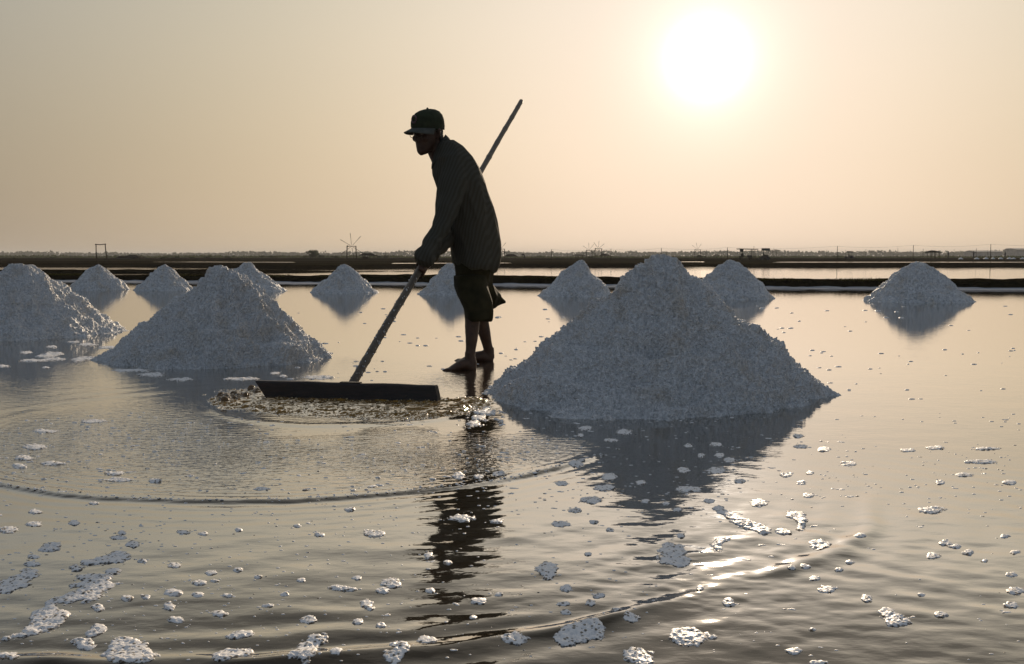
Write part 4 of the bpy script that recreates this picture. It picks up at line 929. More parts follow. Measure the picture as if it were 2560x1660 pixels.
grip(HL, Vector((0.35, -0.9, 0.2)), 1, 1)
grip(HR, Vector((0.35, 0.9, 0.2)), 1, -1)
# legs and bare feet
def foot(ax, ay, D, tx, ty, hx, hy, s):
    A_ = P(ax, ay, D); gz = -0.006
    heel = P(hx, hy, D); heel.z = gz + .028; toe = P(tx, ty, D - .03); toe.z = gz + .012
    heel.z -= .014; toe.z -= .014; mid = lerp(heel, toe, .45); mid.z = gz + .033; ball = lerp(heel, toe, .74); ball.z = gz + .012
    yv = Vector((0, 1, 0))
    limb(B, [(heel + Vector((.012, 0, .0)), .020, .020), (heel, .030, .028), (lerp(heel, mid, .55) + Vector((0, 0, .012)), .040, .032), (mid, .034, .038), (ball, .023, .045), (lerp(ball, toe, .4), .016, .043)], 14)
    limb(B, [(A_ + Vector((0, 0, .03)), .031, .030), (A_, .033, .030), (lerp(A_, heel, .6) + Vector((-.008, 0, 0)), .036, .031), (lerp(heel, mid, .3), .030, .030)], 14)
    fdir = (toe - heel).normalized(); lat = fdir.cross(Vector((0, 0, 1)))
    for i in range(5):
        o_ = (-.034 + .017*i)*s; ln = (.052, .050, .044, .037, .030)[i]; rr = (.0125, .0095, .009, .0085, .008)[i]
        b0 = lerp(ball, toe, .25) + lat*o_*0.9
        limb(B, [(b0, rr), (b0 + fdir*ln*.55 + Vector((0, 0, .004)), rr*.95), (b0 + fdir*ln + Vector((0, 0, -.006)), rr*.85)], 8)
limb(B, [(1185, 655, 6.10, .085), (1182, 720, 6.05, .068), (1181, 778, 6.0, .052), (1181, 800, 5.98, .046), (1180, 822, 5.97, .043, .044), (1179, 848, 5.955, .037), (1177, 872, 5.95, .031), (1175, 892, 5.945, .030)], 16)
foot(1175, 893, 5.945, 1112, 922, 1186, 912, 1)
limb(B, [(1195, 655, 6.28, .085), (1198, 720, 6.34, .068), (1202, 770, 6.38, .050), (1205, 800, 6.40, .042), (1211, 832, 6.42, .040, .042), (1217, 858, 6.44, .033), (1223, 880, 6.45, .030)], 16)
foot(1223, 879, 6.45, 1140, 897, 1229, 890, -1)
r, V = remeshed(B, 0.0042, 2)
V = V + normals(r, V)*(0.0006*vnoise(V[:, 0]*90, V[:, 1]*90, V[:, 2]*90, 2))[:, None]
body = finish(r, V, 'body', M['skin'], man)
for s in (-1, 1):
    MB().ball(hl(.079, s*.031, .010), .0115, 10, 8).build('eye', M['eye'], man, smooth=True)
# hair below the cap
m = MB(); hring(m, [(-.020, -.055, .062, .058), (-.014, -.035, .082, .0675), (-.010, 0, .090, .075), (-.006, .03, .096, .079), (-.004, .06, .097, .079)], 28, cap=False)
nn = 28; keepf = [f for f in m.f if (max(abs(((i % nn)/nn*360 + 180) % 360 - 180) for i in f) > 112)]
m.f = keepf; m.build('hair', M['hair'], man, smooth=True)

# shirt
S = MB()
rings(S, [(1094, 362, 1136, 352, 6.06, .075), (1088, 380, 1160, 370, 6.07, .145), (1084, 400, 1181, 396, 6.07, .195), (1083, 420, 1195, 420, 6.08, .205), (1085, 440, 1203, 439, 6.08, .205),
          (1097, 475, 1214, 476, 6.09, .195), (1108, 520, 1230, 521, 6.11, .185), (1120, 556, 1239, 557, 6.13, .185), (1128, 590, 1244, 592, 6.14, .19), (1129, 615, 1248, 618, 6.15, .195),
          (1132, 638, 1251, 645, 6.15, .20), (1136, 652, 1248, 664, 6.15, .20), (1138, 658, 1238, 678, 6.15, .195)])
limb(S, [(1118, 398, 6.0, .060), (1136, 422, 5.93, .080), (1133, 455, 5.90, .082), (1124, 495, 5.87, .074), (1116, 530, 5.83, .066), (1106, 560, 5.80, .056), (1091, 592, 5.75, .049), (1075, 618, 5.71, .050), (1064, 636, 5.67, .053),
         (1057, 652, 5.645, .050), (HL + Vector((.018, -.018, .052)), .040), (HL + Vector((.012, -.012, .030)), .036)], 18)
limb(S, [(1118, 398, 6.18, .060), (1132, 425, 6.25, .080), (1130, 480, 6.26, .072), (1126, 540, 6.18, .062), (1108, 600, 6.02, .055), (1082, 635, 5.88, .046), (HR + Vector((.030, .025, .065)), .040), (HR + Vector((.022, .018, .038)), .037)], 18)
r, V = remeshed(S, 0.0065, 3)
N = normals(r, V)
x, y, z = V[:, 0], V[:, 1], V[:, 2]
pxv, pyv = proj(x, y, z)
arm = sstep(5.98, 5.9, y)
fold = 0.013*(1 - 2*np.abs(vnoise(x*15 + z*5, y*12, z*3.2, 5))) + 0.008*vnoise(x*9, y*9, z*4, 6)
armf = 0.006*np.sin((pyv - 0.5*pxv)*0.13 + 3*vnoise(x*12, y*12, z*12, 8)) * sstep(520, 600, pyv) + 0.005*vnoise(x*20, y*20, z*9, 9)
hemf = 0.004*np.sin(x*60 + y*70)*sstep(600, 676, pyv)*(1-arm)
V = V + N*(fold*(1-0.4*arm) + armf*arm + hemf)[:, None]
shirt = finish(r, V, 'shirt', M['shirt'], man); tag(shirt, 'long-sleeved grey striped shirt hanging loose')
# collar folded over the neck opening
vs, fs = [], []; n = 30; K = 5
for j in range(K):
    q = j/(K-1)
    p1, p2 = lerp(P(1084, 398, 6.03), P(1081, 422, 6.0), q), lerp(P(1112, 338, 6.07), P(1127, 356, 6.09), q)
    c, u = (p1+p2)/2, (p2-p1)/2; b = .058 + .040*q
    for k in range(n):
        t = 2*math.pi*(k+.5)/n
        rr = 1 + (.05*math.sin(math.pi*q))
        vs.append(c + u*math.cos(t)*rr + Vector((0, b*math.sin(t)*rr, 0.004*math.sin(3*t))))
for j in range(K-1):
    for k in range(n):
        if k == n//2: continue
        fs.append((j*n+k, j*n+(k+1) % n, (j+1)*n+(k+1) % n, (j+1)*n+k))
me = bpy.data.meshes.new('collar'); me.from_pydata(vs, [], fs); me.update(); me.polygons.foreach_set('use_smooth', [True]*len(me.polygons))
co = bpy.data.objects.new('collar', me); link(co, mat=M['shirt']); co.parent = shirt
so_ = co.modifiers.new('s', 'SOLIDIFY'); so_.thickness = 0.006

# shorts
S = MB()
rings(S, [(1135, 640, 1238, 640, 6.15, .175), (1136, 668, 1236, 672, 6.15, .175), (1138, 690, 1230, 690, 6.16, .17), (1140, 708, 1224, 706, 6.16, .16)])
rings(S, [(1136, 690, 1216, 690, 6.06, .11), (1137, 715, 1216, 715, 6.04, .115), (1143, 735, 1222, 738, 6.02, .115), (1150, 752, 1228, 755, 6.0, .112), (1158, 772, 1231, 776, 5.99, .110), (1162, 788, 1230, 792, 5.98, .108), (1162, 797, 1229, 801, 5.98, .106)])
rings(S, [(1150, 690, 1232, 686, 6.30, .11), (1158, 712, 1229, 708, 6.33, .11), (1166, 730, 1238, 724, 6.36, .11), (1174, 748, 1249, 740, 6.38, .112), (1182, 764, 1246, 756, 6.40, .105), (1184, 775, 1238, 766, 6.41, .10)])
fl = [P(1216, 706, 6.36), P(1262, 755, 6.42), P(1228, 772, 6.42), P(1200, 740, 6.38)]
S.hexa([q + Vector((0, -.018, 0)) for q in fl], [q + Vector((0, .03, 0)) for q in fl])
r, V = remeshed(S, 0.0060, 2)
N = normals(r, V); x, y, z = V[:, 0], V[:, 1], V[:, 2]
V = V + N*(0.009*(1 - 2*np.abs(vnoise(x*14 + z*3, y*12, z*3.5, 15))) + 0.006*vnoise(x*8, y*8, z*5, 16))[:, None]
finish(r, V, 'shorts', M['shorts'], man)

# cap
m = MB(); n = 30; vs, fs = [], []
L = [(-.002, .022, .107, .087), (-.002, .045, .110, .090), (-.003, .075, .108, .089), (-.005, .102, .098, .081), (-.008, .124, .078, .065), (-.010, .137, .050, .042), (-.012, .143, .018, .016)]
for (cx, zc, rx, ry) in L:
    for k in range(n):
        t = 2*math.pi*k/n; seam = 1 - 0.018*(abs(math.cos(3*t)) > .97)
        vs.append(hl(cx + rx*math.cos(t)*seam, ry*math.sin(t)*seam, zc + .010*math.cos(t)*(zc < .05)))
for i in range(len(L)-1):
    for k in range(n): fs.append((i*n+k, i*n+(k+1) % n, (i+1)*n+(k+1) % n, (i+1)*n+k))
fs.append(tuple((len(L)-1)*n + k for k in range(n)))
m.add(vs, fs); m.ball(hl(-.012, 0, .145), .007, 8, 6)
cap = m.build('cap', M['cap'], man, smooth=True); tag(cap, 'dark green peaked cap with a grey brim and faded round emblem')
vs, fs = [], []; na, nr = 21, 7
for j in range(nr):
    q = j/(nr-1)
    for k in range(na):
        t = math.radians(-78 + 156*k/(na-1)); R0x, R0y = .106, .087
        ext = .066*math.cos(t*0.98)**0.75 if abs(t) < 1.55 else 0
        x_, y_ = R0x*math.cos(t) + ext*q, R0y*math.sin(t)*(1 + .06*q)
        vs.append(hl(x_ - .002, y_, .030 + .008*math.cos(t) - .016*q - 1.9*y_*y_*(0.25 + q)))
for j in range(nr-1):
    for k in range(na-1): fs.append((j*na+k, j*na+k+1, (j+1)*na+k+1, (j+1)*na+k))
me = bpy.data.meshes.new('brim'); me.from_pydata(vs, [], fs); me.update(); me.polygons.foreach_set('use_smooth', [True]*len(me.polygons))
br = bpy.data.objects.new('brim', me); link(br, mat=M['brim']); br.parent = cap
q = br.modifiers.new('s', 'SOLIDIFY'); q.thickness = .005
m = MB(); ring_ = [hl(.103 - .004*math.sin(a) - 2.2*(.019*math.cos(a))**2, .019*math.cos(a), .092 + .021*math.sin(a)) for a in [2*math.pi*k/18 for k in range(19)]]
m.tube(ring_, .0045, 6); m.build('emblem', M['emblem'], cap, smooth=True)
# glasses
m = MB()
for s in (-1, 1):
    m.tube([hl(.103 - 5*(.022*math.cos(a))**2 - .004*s*math.cos(a), s*.034 + .024*math.cos(a), .006 + .020*math.sin(a)) for a in [2*math.pi*k/20 for k in range(21)]], .0016, 6)
    m.tube([hl(.094, s*.058, .012), hl(.05, s*.075, .014), hl(-.01, s*.082, .016)], .0016, 6)
m.tube([hl(.104, -.010, .010), hl(.108, 0, .013), hl(.104, .010, .010)], .0016, 6)
m.build('glasses', M['wire'], man, smooth=True)

# ------------------------------------------------------------------ far things in the fields
def Pb(x, D): return P(x, 640, D).x
def wpx(D): return D/F_PX            # metres per photo pixel far away
def zpx(y, D): return P(1280, y, D).z
def far(name, x, D, label, cat, group=None):
    o = empty(name, (Pb(x, D), D, GZ - 0.01)); tag(o, label, cat, group); return o
# standing wooden frame
D = 118; fr_ = far('wooden_frame', 253, D, 'tall empty wooden frame of two posts and a crossbar, far left', 'frame')
MB().tube([(Pb(241, D), D, GZ-.1), (Pb(240.5, D), D, zpx(630, D)), (Pb(241, D), D, zpx(609.5, D))], [.07, .06, .055], 8).build('post', M['wood'], fr_)
MB().tube([(Pb(267.5, D), D, GZ-.1), (Pb(265, D), D, zpx(630, D)), (Pb(263.5, D), D, zpx(609, D))], [.07, .06, .055], 8).build('post', M['wood'], fr_)
MB().tube([(Pb(238.5, D), D, zpx(611, D)), (Pb(252, D), D, zpx(611.6, D)), (Pb(266, D), D, zpx(610, D))], .05, 8).build('crossbar', M['wood'], fr_)
# huts
def roof_mesh(x0, x1, xr0, xr1, ye, yr, D, dep, name, par, mat, th=.08):
    m = MB(); a, b, c, d_ = Pb(x0, D), Pb(x1, D), Pb(xr0, D), Pb(xr1, D); ze, zr = zpx(ye, D), zpx(yr, D)
    for s in (-1, 1):
        m.add([(a, D + s*dep, ze), (b, D + s*dep, ze), (d_, D, zr), (c, D, zr), (a, D + s*dep, ze-th), (b, D + s*dep, ze-th), (d_, D, zr-th), (c, D, zr-th)],
              [(0, 1, 2, 3), (7, 6, 5, 4), (0, 4, 5, 1), (1, 5, 6, 2), (3, 7, 4, 0)])
    for (p, q) in ((a, c), (b, d_)):
        m.add([(p, D - dep, ze), (p, D + dep, ze), (q, D, zr), (p, D-dep, ze-th), (p, D+dep, ze-th), (q, D, zr-th)], [(0, 1, 2), (3, 5, 4), (0, 3, 4, 1)])
    return m.build(name, mat, par)
D = 150
h = far('field_hut', 322, D, 'dark hut with a lean-to roof on posts, far left', 'hut')
m = MB(); m.box(((Pb(299, D)+Pb(332, D))/2, D, (GZ + zpx(641, D))/2), (Pb(332, D)-Pb(299, D), 1.6, zpx(641, D)-GZ)); m.build('wall', M['wood'], h)
roof_mesh(291, 335, 299, 330, 647, 639.5, D, 1.3, 'roof', h, M['thatch'])
roof_mesh(318, 355, 322, 338, 643, 636.8, D+.3, 1.3, 'roof', h, M['thatch'])
for x in (338, 346, 352): MB().tube([(Pb(x, D), D-.6, GZ-.05), (Pb(x, D), D-.6, zpx(642, D))], .035, 6).build('post', M['wood'], h)
def shelter(x0, x1, ye, yr, D, posts, label, flat=False):
    h = far('open_shelter', (x0+x1)/2, D, label, 'shelter', 'open shelters in the far fields')
    w = x1-x0
    roof_mesh(x0, x1, x0+w*.2, x1-w*.35, ye, yr, D, 1.4, 'roof', h, M['thatch'])
    for x in posts:
        for dy in (-.9, .9): MB().tube([(Pb(x, D), D+dy, GZ-.05), (Pb(x, D), D+dy, zpx(ye-1, D))], .04, 6).build('post', M['wood'], h)
    return h
h = shelter(900, 941, 638, 632.8, 150, (909, 922, 935), 'open shelter with a dark hipped roof just right of the tall windmill')
MB().box((Pb(914, 150), 150, GZ+.25), (.7, .5, .5)).build('crate', M['wood'], h)
shelter(1263, 1294, 640, 635, 170, (1268, 1276, 1288), 'open shelter just right of the man back')
shelter(1431, 1463, 638.5, 636, 210, (1440, 1446, 1456), 'pale low shelter left of the pair of windmills')
shelter(1500, 1523, 638.5, 634, 190, (1503, 1512, 1519), 'open shelter right of the pair of windmills')
shelter(1783, 1798, 638, 636.5, 320, (1787, 1795), 'faint distant shelter left of the flat-roofed stall')
shelter(2321, 2345, 630.5, 626, 160, (2324, 2333, 2342), 'square open shelter above the lone right-hand salt pile')
# windmills for lifting brine
def windmill(x0, x1, yt, hx, hy, rp, D, ang, label, th=1.0):
    w = far('windmill', (x0+x1)/2, D, label, 'windmill', 'spindly wind pumps in the far fields')
    for x in (x0, x1): MB().tube([(Pb(x + (x-hx)*.08, D), D, GZ-.05), (Pb(x, D), D, zpx(yt, D))], .075*th, 8).build('post', M['wood'], w)
    MB().tube([(Pb(x0-1.2, D), D, zpx(yt+.6, D)), (Pb(x1+1.2, D), D, zpx(yt+.6, D))], .045*th, 8).build('axle', M['wood'], w)
    MB().ball((Pb(x0+1, D), D, zpx(yt+.5, D)), .13*th, 8, 6).build('gear', M['wood'], w)
    c = Vector((Pb(hx, D), D, zpx(hy, D))); R = rp*wpx(D)
    MB().ball(c, .08*th, 8, 6).build('hub', M['wood'], w)
    for a in ang:
        d = Vector((math.cos(math.radians(a)), 0.12, math.sin(math.radians(a)))); n_ = Vector((-d.z, 0, d.x))
        p0, p1, p2 = c + d*R*.12, c + d*R*.45, c + d*R
        m = MB().tube([p0, p2], [.03*th, .018*th], 6)
        q = .075*th
        m.hexa([p1 - n_*q*.3, p2 - n_*q*.5, p2 + n_*q*.5, p1 + n_*q*.3], [p1 - n_*q*.3 + Vector((0, .03, 0)), p2 - n_*q*.5 + Vector((0, .03, 0)), p2 + n_*q*.5 + Vector((0, .03, 0)), p1 + n_*q*.3 + Vector((0, .03, 0))])
        m.build('blade', M['wood'], w)
    return w
windmill(868, 890, 615, 879.5, 615.6, 33, 150, (97, 48, 150, -33, 216, -82), 'largest spindly windmill with six thin blades, left of the man')
windmill(1243, 1261, 622, 1252, 622.6, 20, 170, (104, 52, 158, -40, 220, -88), 'windmill half hidden behind the man back', .9)
windmill(1466, 1479.5, 625, 1472.5, 625, 18, 200, (92, 50, 145, -35, 215, -90), 'left windmill of the pair standing side by side', .8)
windmill(1488, 1504, 621, 1496, 621.2, 19, 190, (85, 38, 128, -52, 218, -95), 'right windmill of the pair standing side by side', .9)
windmill(1737, 1751, 624, 1743.5, 624, 17, 210, (98, 55, 140, -40, 222, -85), 'faint windmill above the right shoulder of the largest pile', .75)
windmill(1930, 1941, 629, 1935.5, 629, 10, 330, (95, 40, 150, -30, 210, -90), 'tiniest hazy windmill right of the canopied roller', .8)
# poles and wires
def pole(x, yt, D, r, label, group, lean=0):
    b = Pb(x, D); o = MB().tube([(b, D, GZ-.1), (b + lean*.5, D, (GZ+zpx(yt, D))/2), (b + lean, D, zpx(yt, D))], [r*1.15, r, r*.85], 8).build('thin_pole', M['wood'])
    tag(o, label, 'pole', group); return Vector((b + lean, D, zpx(yt, D)))
tops = []
BP = [(1379, 623.5, 'wire-carrying pole halfway between the man back and the pair of windmills'), (1528, 622, 'wire-carrying pole right of the pair of windmills'), (1653, 620, 'wire-carrying pole behind the top of the largest pile'),
      (1819, 618.5, 'wire-carrying pole left of the flat-roofed stall'), (2093, 615.5, 'wire-carrying pole between the two canopied rollers'), (2283, 613, 'wire-carrying pole above the lone right-hand pile'), (2477, 610.5, 'wire-carrying pole among the tiny salt piles at far right'), (2690, 608, '')]
for x, y, lab in BP:
    D = 128 - (x-1379)*.012
    tops.append(pole(x, y, D, .036, lab or 'wire-carrying pole just outside the right edge', 'poles carrying the wire', random.uniform(-.05, .05)))
tops = [Vector((-40, 136, zpx(632, 136)))] * 0 + tops
for i in range(len(tops)-1):
    a, b = tops[i], tops[i+1]; pts = []
    for k in range(9):
        t = k/8; p = lerp(a, b, t); p.z -= 0.22*4*t*(1-t); pts.append(p)
    o = MB().tube(pts, .006, 4).build('wire', M['cable']); tag(o, 'thin sagging wire, %s span from the left between the far poles' % ['first', 'second', 'third', 'fourth', 'fifth', 'sixth', 'seventh'][i], 'wire', 'wires between the far poles')
ORD = ['first', 'second', 'third', 'fourth', 'fifth', 'sixth', 'seventh', 'eighth', 'ninth', 'tenth', 'eleventh', 'twelfth', 'thirteenth', 'fourteenth', 'fifteenth']
rp_ = random.Random(3); THIN = 0
for x, y, D in [(347, 631.5, 200), (433, 640, 190), (511, 637, 210), (571, 633, 230), (693, 634.5, 220), (822, 631, 190), (965, 628, 180), (1101, 629, 200), (1294, 633, 250), (1350, 632, 260), (1418, 629.5, 220), (1551, 629, 230), (1567, 633, 260), (1666, 627, 210),
                (1765, 628.5, 190), (1810, 628, 260), (1884, 615.5, 170), (1941, 625, 260), (2046, 629, 280), (2057, 634, 280), (2066, 625, 240), (2114, 625.5, 230), (2164, 622.5, 210), (2190, 627, 260), (2233, 626, 260), (2245, 619, 240), (2307, 622, 200), (2385, 623, 260), (2440, 620.5, 190), (2468, 625, 250)]:
    THIN += 1
    pole(x, y, D, .03 if D > 200 else .035, 'faint thin far pole, %s from the %s among the thin poles' % ((ORD[THIN-1], 'left') if THIN <= 15 else (ORD[30-THIN], 'right')), 'thin poles in the far fields', rp_.uniform(-.08, .08))

# little figures
def figure(x, D, h, pose, label, mat):
    """a far person as one skin; pose = list of (x, z, y) joints in body heights"""
    m = MB(); bx = Pb(x, D)
    J = lambda q: Vector((bx + q[0]*h, D + q[2]*h, GZ + q[1]*h))
    for chain, rad in pose: limb(m, [(J(q), r_*h) for q, r_ in zip(chain, rad)], 8, Vector((0, 1, .01)))
    r, V = remeshed(m, 0.028*h/1.6, 1)
    e = empty('person', (bx, D, GZ)); tag(e, label, 'person', 'workers in the far fields'); finish(r, V, 'body', mat, e)
    return e
M['dark_clothes'] = pmat('dark_clothes', (0.03, 0.03, 0.033), 0.8, scale=8, var=0.4, diff=True)
STAND = [([(.05, 0, -.05), (.03, .28, -.04), (.0, .5, -.03)], [.035, .045, .06]), ([(-.06, 0, .05), (-.03, .28, .05), (.0, .5, .03)], [.035, .045, .06]), ([(0, .48, 0), (0, .62, 0), (.0, .78, 0), (0, .83, 0)], [.085, .09, .10, .05]),
         ([(0, .82, 0), (0, .86, 0), (0, .92, 0), (0, .97, 0), (0, .995, 0)], [.035, .05, .065, .055, .02]), ([(.0, .79, -.11), (.05, .62, -.14), (-.02, .5, -.12)], [.035, .03, .025]), ([(0, .79, .11), (-.06, .63, .14), (-.10, .52, .12)], [.035, .03, .025])]
REACH = STAND[:4] + [([(.0, .79, -.1), (.16, .84, -.12), (.28, .92, -.1)], [.035, .03, .025]), ([(0, .79, .1), (-.14, .80, .12), (-.26, .88, .1), (-.40, .92, .1)], [.035, .03, .03, .02])]
BEND = STAND[:2] + [([(0, .47, 0), (-.09, .55, 0), (-.22, .58, 0), (-.27, .56, 0)], [.085, .10, .10, .05]), ([(-.26, .57, 0), (-.31, .55, 0), (-.37, .51, 0), (-.40, .48, 0)], [.035, .05, .06, .03]), ([(-.22, .56, -.1), (-.25, .38, -.1), (-.30, .22, -.1)], [.035, .03, .025])]
SIT = [([(-.22, .28, -.06), (-.20, .50, -.06), (.0, .52, -.04)], [.035, .05, .07]), ([(-.22, .28, .06), (-.20, .50, .06), (.0, .52, .04)], [.035, .05, .07]), ([(0, .48, 0), (.01, .64, 0), (.0, .80, 0), (0, .85, 0)], [.085, .09, .10, .05]), ([(0, .84, 0), (0, .88, 0), (0, .94, 0), (0, .99, 0)], [.035, .05, .065, .03]), ([(.0, .80, -.11), (-.08, .66, -.14), (-.2, .62, -.12)], [.035, .03, .025])]
figure(1311, 190, 1.5, BEND, 'tiny person bending over in the far field right of the man', M['dark_clothes'])
figure(2371, 215, 1.6, STAND, 'tiny worker standing just right of the square shelter', M['dark_clothes'])
figure(2434, 215, 1.6, REACH, 'tiny worker with arms stretched out among the tiny salt piles', M['dark_clothes'])
figure(2513, 230, 1.55, STAND, 'tiny worker standing at the far right among the tiny salt piles', M['dark_clothes'])
# flat-roofed stall
D = 140; st = far('field_stall', 1866, D, 'flat-roofed field stall on thin posts, right of the largest pile', 'stall')
MB().hexa([(Pb(1845, D), D-1, zpx(623.3, D)), (Pb(1891, D), D-1, zpx(624.0, D)), (Pb(1891, D), D+1, zpx(624, D)), (Pb(1845, D), D+1, zpx(623.3, D))], [(Pb(1845, D), D-1, zpx(621.4, D)), (Pb(1891, D), D-1, zpx(622.4, D)), (Pb(1891, D), D+1, zpx(622.4, D)), (Pb(1845, D), D+1, zpx(621.4, D))]).build('roof', M['metal'], st)
for x, dy in ((1853, -.8), (1857.6, .8), (1877, -.8), (1881.5, .8), (1884, -.8)): MB().tube([(Pb(x, D), D+dy, GZ-.05), (Pb(x, D), D+dy, zpx(623, D))], .03, 6).build('post', M['wood'], st)
MB().box((Pb(1851, D), D-.7, zpx(626, D)), (8*wpx(D), .3, 7*wpx(D))).build('hanging_box', M['metal'], st)
MB().box((Pb(1862, D), D-.4, zpx(641, D)), (32*wpx(D), .6, .05)).build('bench', M['wood'], st)
MB().box((Pb(1854, D), D-.4, zpx(638, D)), (6*wpx(D), .4, 9*wpx(D))).build('box', M['metal'], st)
MB().box((Pb(1872, D), D-.4, zpx(641, D)), (10*wpx(D), .5, 6*wpx(D))).build('sack', M['canvas'], st)
for x in (1849, 1872): MB().box((Pb(x, D), D-.4, (GZ+zpx(641, D))/2), (.12, .5, zpx(641, D)-GZ)).build('leg', M['wood'], st)
# canopied rollers with their drivers
def roller(x, D, k, yc0, yc1, cx0, cx1, label, dl):
    v = far('field_roller', x, D, label, 'roller', 'canopied field rollers'); w = wpx(D)*k
    for dx in (-8, 8):
        m = MB(); m.tube([(Pb(x, D)+dx*w, D-.7, GZ+.28*k), (Pb(x, D)+dx*w, D+.7, GZ+.28*k)], .28*k, 14); m.build('drum', M['metal'], v)
    MB().box((Pb(x, D), D, GZ+.46*k), (24*w, .7, .10*k)).build('frame', M['metal'], v)
    MB().box((Pb(x, D)+6*w, D, GZ+.68*k), (9*w, .5, .35*k)).build('engine', M['metal'], v)
    MB().box((Pb(x, D)-2*w, D, GZ+.60*k), (4*w, .5, .18*k)).build('seat', M['metal'], v)
    for c in (cx0+2, cx1-1): MB().tube([(Pb(c, D), D, GZ+.46*k), (Pb(c, D), D, zpx(yc1, D)+.02)], .022*k, 6).build('post', M['metal'], v)
    MB().hexa([(Pb(cx0+1, D), D-.7, zpx(yc1, D)), (Pb(cx1, D), D-.7, zpx(yc1+.4, D)), (Pb(cx1, D), D+.7, zpx(yc1+.4, D)), (Pb(cx0+1, D), D+.7, zpx(yc1, D))], [(Pb(cx0, D), D-.6, zpx(yc0, D)), (Pb(cx1, D), D-.6, zpx(yc0, D)), (Pb(cx1, D), D+.6, zpx(yc0, D)), (Pb(cx0, D), D+.6, zpx(yc0, D))]).build('canopy', M['canvas'], v)
    figure(x - 2*k, D, 1.25*k, SIT, dl, M['dark_clothes'])
roller(1911, 140, .85, 620.6, 626.5, 1906, 1922, 'larger canopied field roller right of the flat-roofed stall', 'tiny driver seated on the larger canopied roller')
roller(2124, 190, .8, 628, 631, 2119, 2130, 'smaller canopied field roller left of the lone right-hand pile', 'tiny driver seated on the smaller canopied roller')
# tiny salt piles far right
pv, pf = [(0, 0, 1)], []
rgp = random.Random(8)
for j, (r_, z_) in enumerate(((.18, .93), (.42, .66), (.72, .34), (1.0, 0.0), (1.05, -.1))):
    for k in range(14): q = 1 + rgp.uniform(-.06, .06); pv.append((r_*q*math.cos(6.283*k/14), r_*q*math.sin(6.283*k/14), z_))
for k in range(14): pf.append((0, 1+k, 1+(k+1) % 14))
for j in range(4):
    for k in range(14): pf.append((1+j*14+k, 1+(j+1)*14+k, 1+(j+1)*14+(k+1) % 14, 1+j*14+(k+1) % 14))
tm = bpy.data.meshes.new('tiny_salt_pile'); tm.from_pydata(pv, [], pf); tm.update(); tm.materials.append(M['salt_far'])
for i, x in enumerate((2402, 2442, 2465, 2483, 2502, 2524, 2534, 2557)):
    D = 175 + (i % 3)*6; o = bpy.data.objects.new('tiny_salt_pile', tm); o.location = (Pb(x, D), D, GZ); q = 7*wpx(D); o.scale = (q, q, 4.6*wpx(D)); o.rotation_euler[2] = i
    COL.objects.link(o); tag(o, 'tiny white far salt pile, %s from the left of the row by the right edge' % ORD[i], 'salt pile', 'tiny salt piles in the far field')
# shrubs, trees and the distant wood
def leaf_cloud(n, seed, shape, size):
    rg = np.random.default_rng(seed); pts = shape(rg, n); n = len(pts)
    a = rg.normal(0, 1, (n, 3)); a /= np.linalg.norm(a, axis=1)[:, None]; b = np.cross(a, rg.normal(0, 1, (n, 3))); b /= np.linalg.norm(b, axis=1)[:, None]
    s = (size*rg.uniform(.5, 1.3, n))[:, None]
    V = np.stack([pts - a*s, pts + b*s*.6, pts + a*s, pts - b*s*.6], 1)
    return V.reshape(-1, 3), np.arange(4*n).reshape(-1, 4)
def crown(cx, cy, cz, rx, rz, nl, seed):
    rg0 = np.random.default_rng(seed+1); cl = [(rg0.normal(0, .45)*rx, rg0.normal(0, .45)*rx, rg0.uniform(-.5, .6)*rz, rg0.uniform(.3, .55)) for _ in range(nl)]
    def f(rg, n):
        out = []
        for (ax, ay, az, q) in cl:
            m_ = n//nl; d = rg.normal(0, 1, (m_, 3)); d /= np.linalg.norm(d, axis=1)[:, None]; d *= (rg.random(m_)**.4)[:, None]
            out.append(np.array([cx+ax, cy+ay, cz+az]) + d*np.array([rx*q, rx*q, rz*q]))
        return np.concatenate(out)
    return f
D = 240; tr = far('field_tree', 781, D, 'lone round-crowned tree left of the largest windmill', 'tree')
MB().tube([(Pb(777, D), D, GZ-.1), (Pb(777.5, D), D, zpx(640, D)), (Pb(780, D), D, zpx(634, D))], [.16, .12, .07], 8).build('trunk', M['wood'], tr)
for s in (-1, 1): MB().tube([(Pb(777.5, D), D, zpx(641, D)), (Pb(781 + s*7, D), D+s*.3, zpx(633, D))], [.08, .03], 6).build('limb', M['wood'], tr)
V, Fq = leaf_cloud(2600, 5, crown(Pb(781, D), D, zpx(633.5, D), 1.75, 1.0, 14, 5), .11); obj_np('crown', V, Fq, M['leaf'], tr, smooth=False)
def shrub(x, y, wpx_, D, seed, label, group='dark shrubs along the far field'):
    h = far('shrub', x, D, label, 'shrub', group); zt = zpx(y, D)
    MB().tube([(Pb(x, D), D, GZ-.1), (Pb(x, D), D, (GZ+zt)/2)], [.06, .03], 6).build('stem', M['wood'], h)
    V, Fq = leaf_cloud(700, seed, crown(Pb(x, D), D, (GZ+zt)/2, wpx_*wpx(D)*.62, (zt-GZ)*.62, 8, seed), .13); obj_np('foliage', V, Fq, M['leaf'], h, smooth=False)
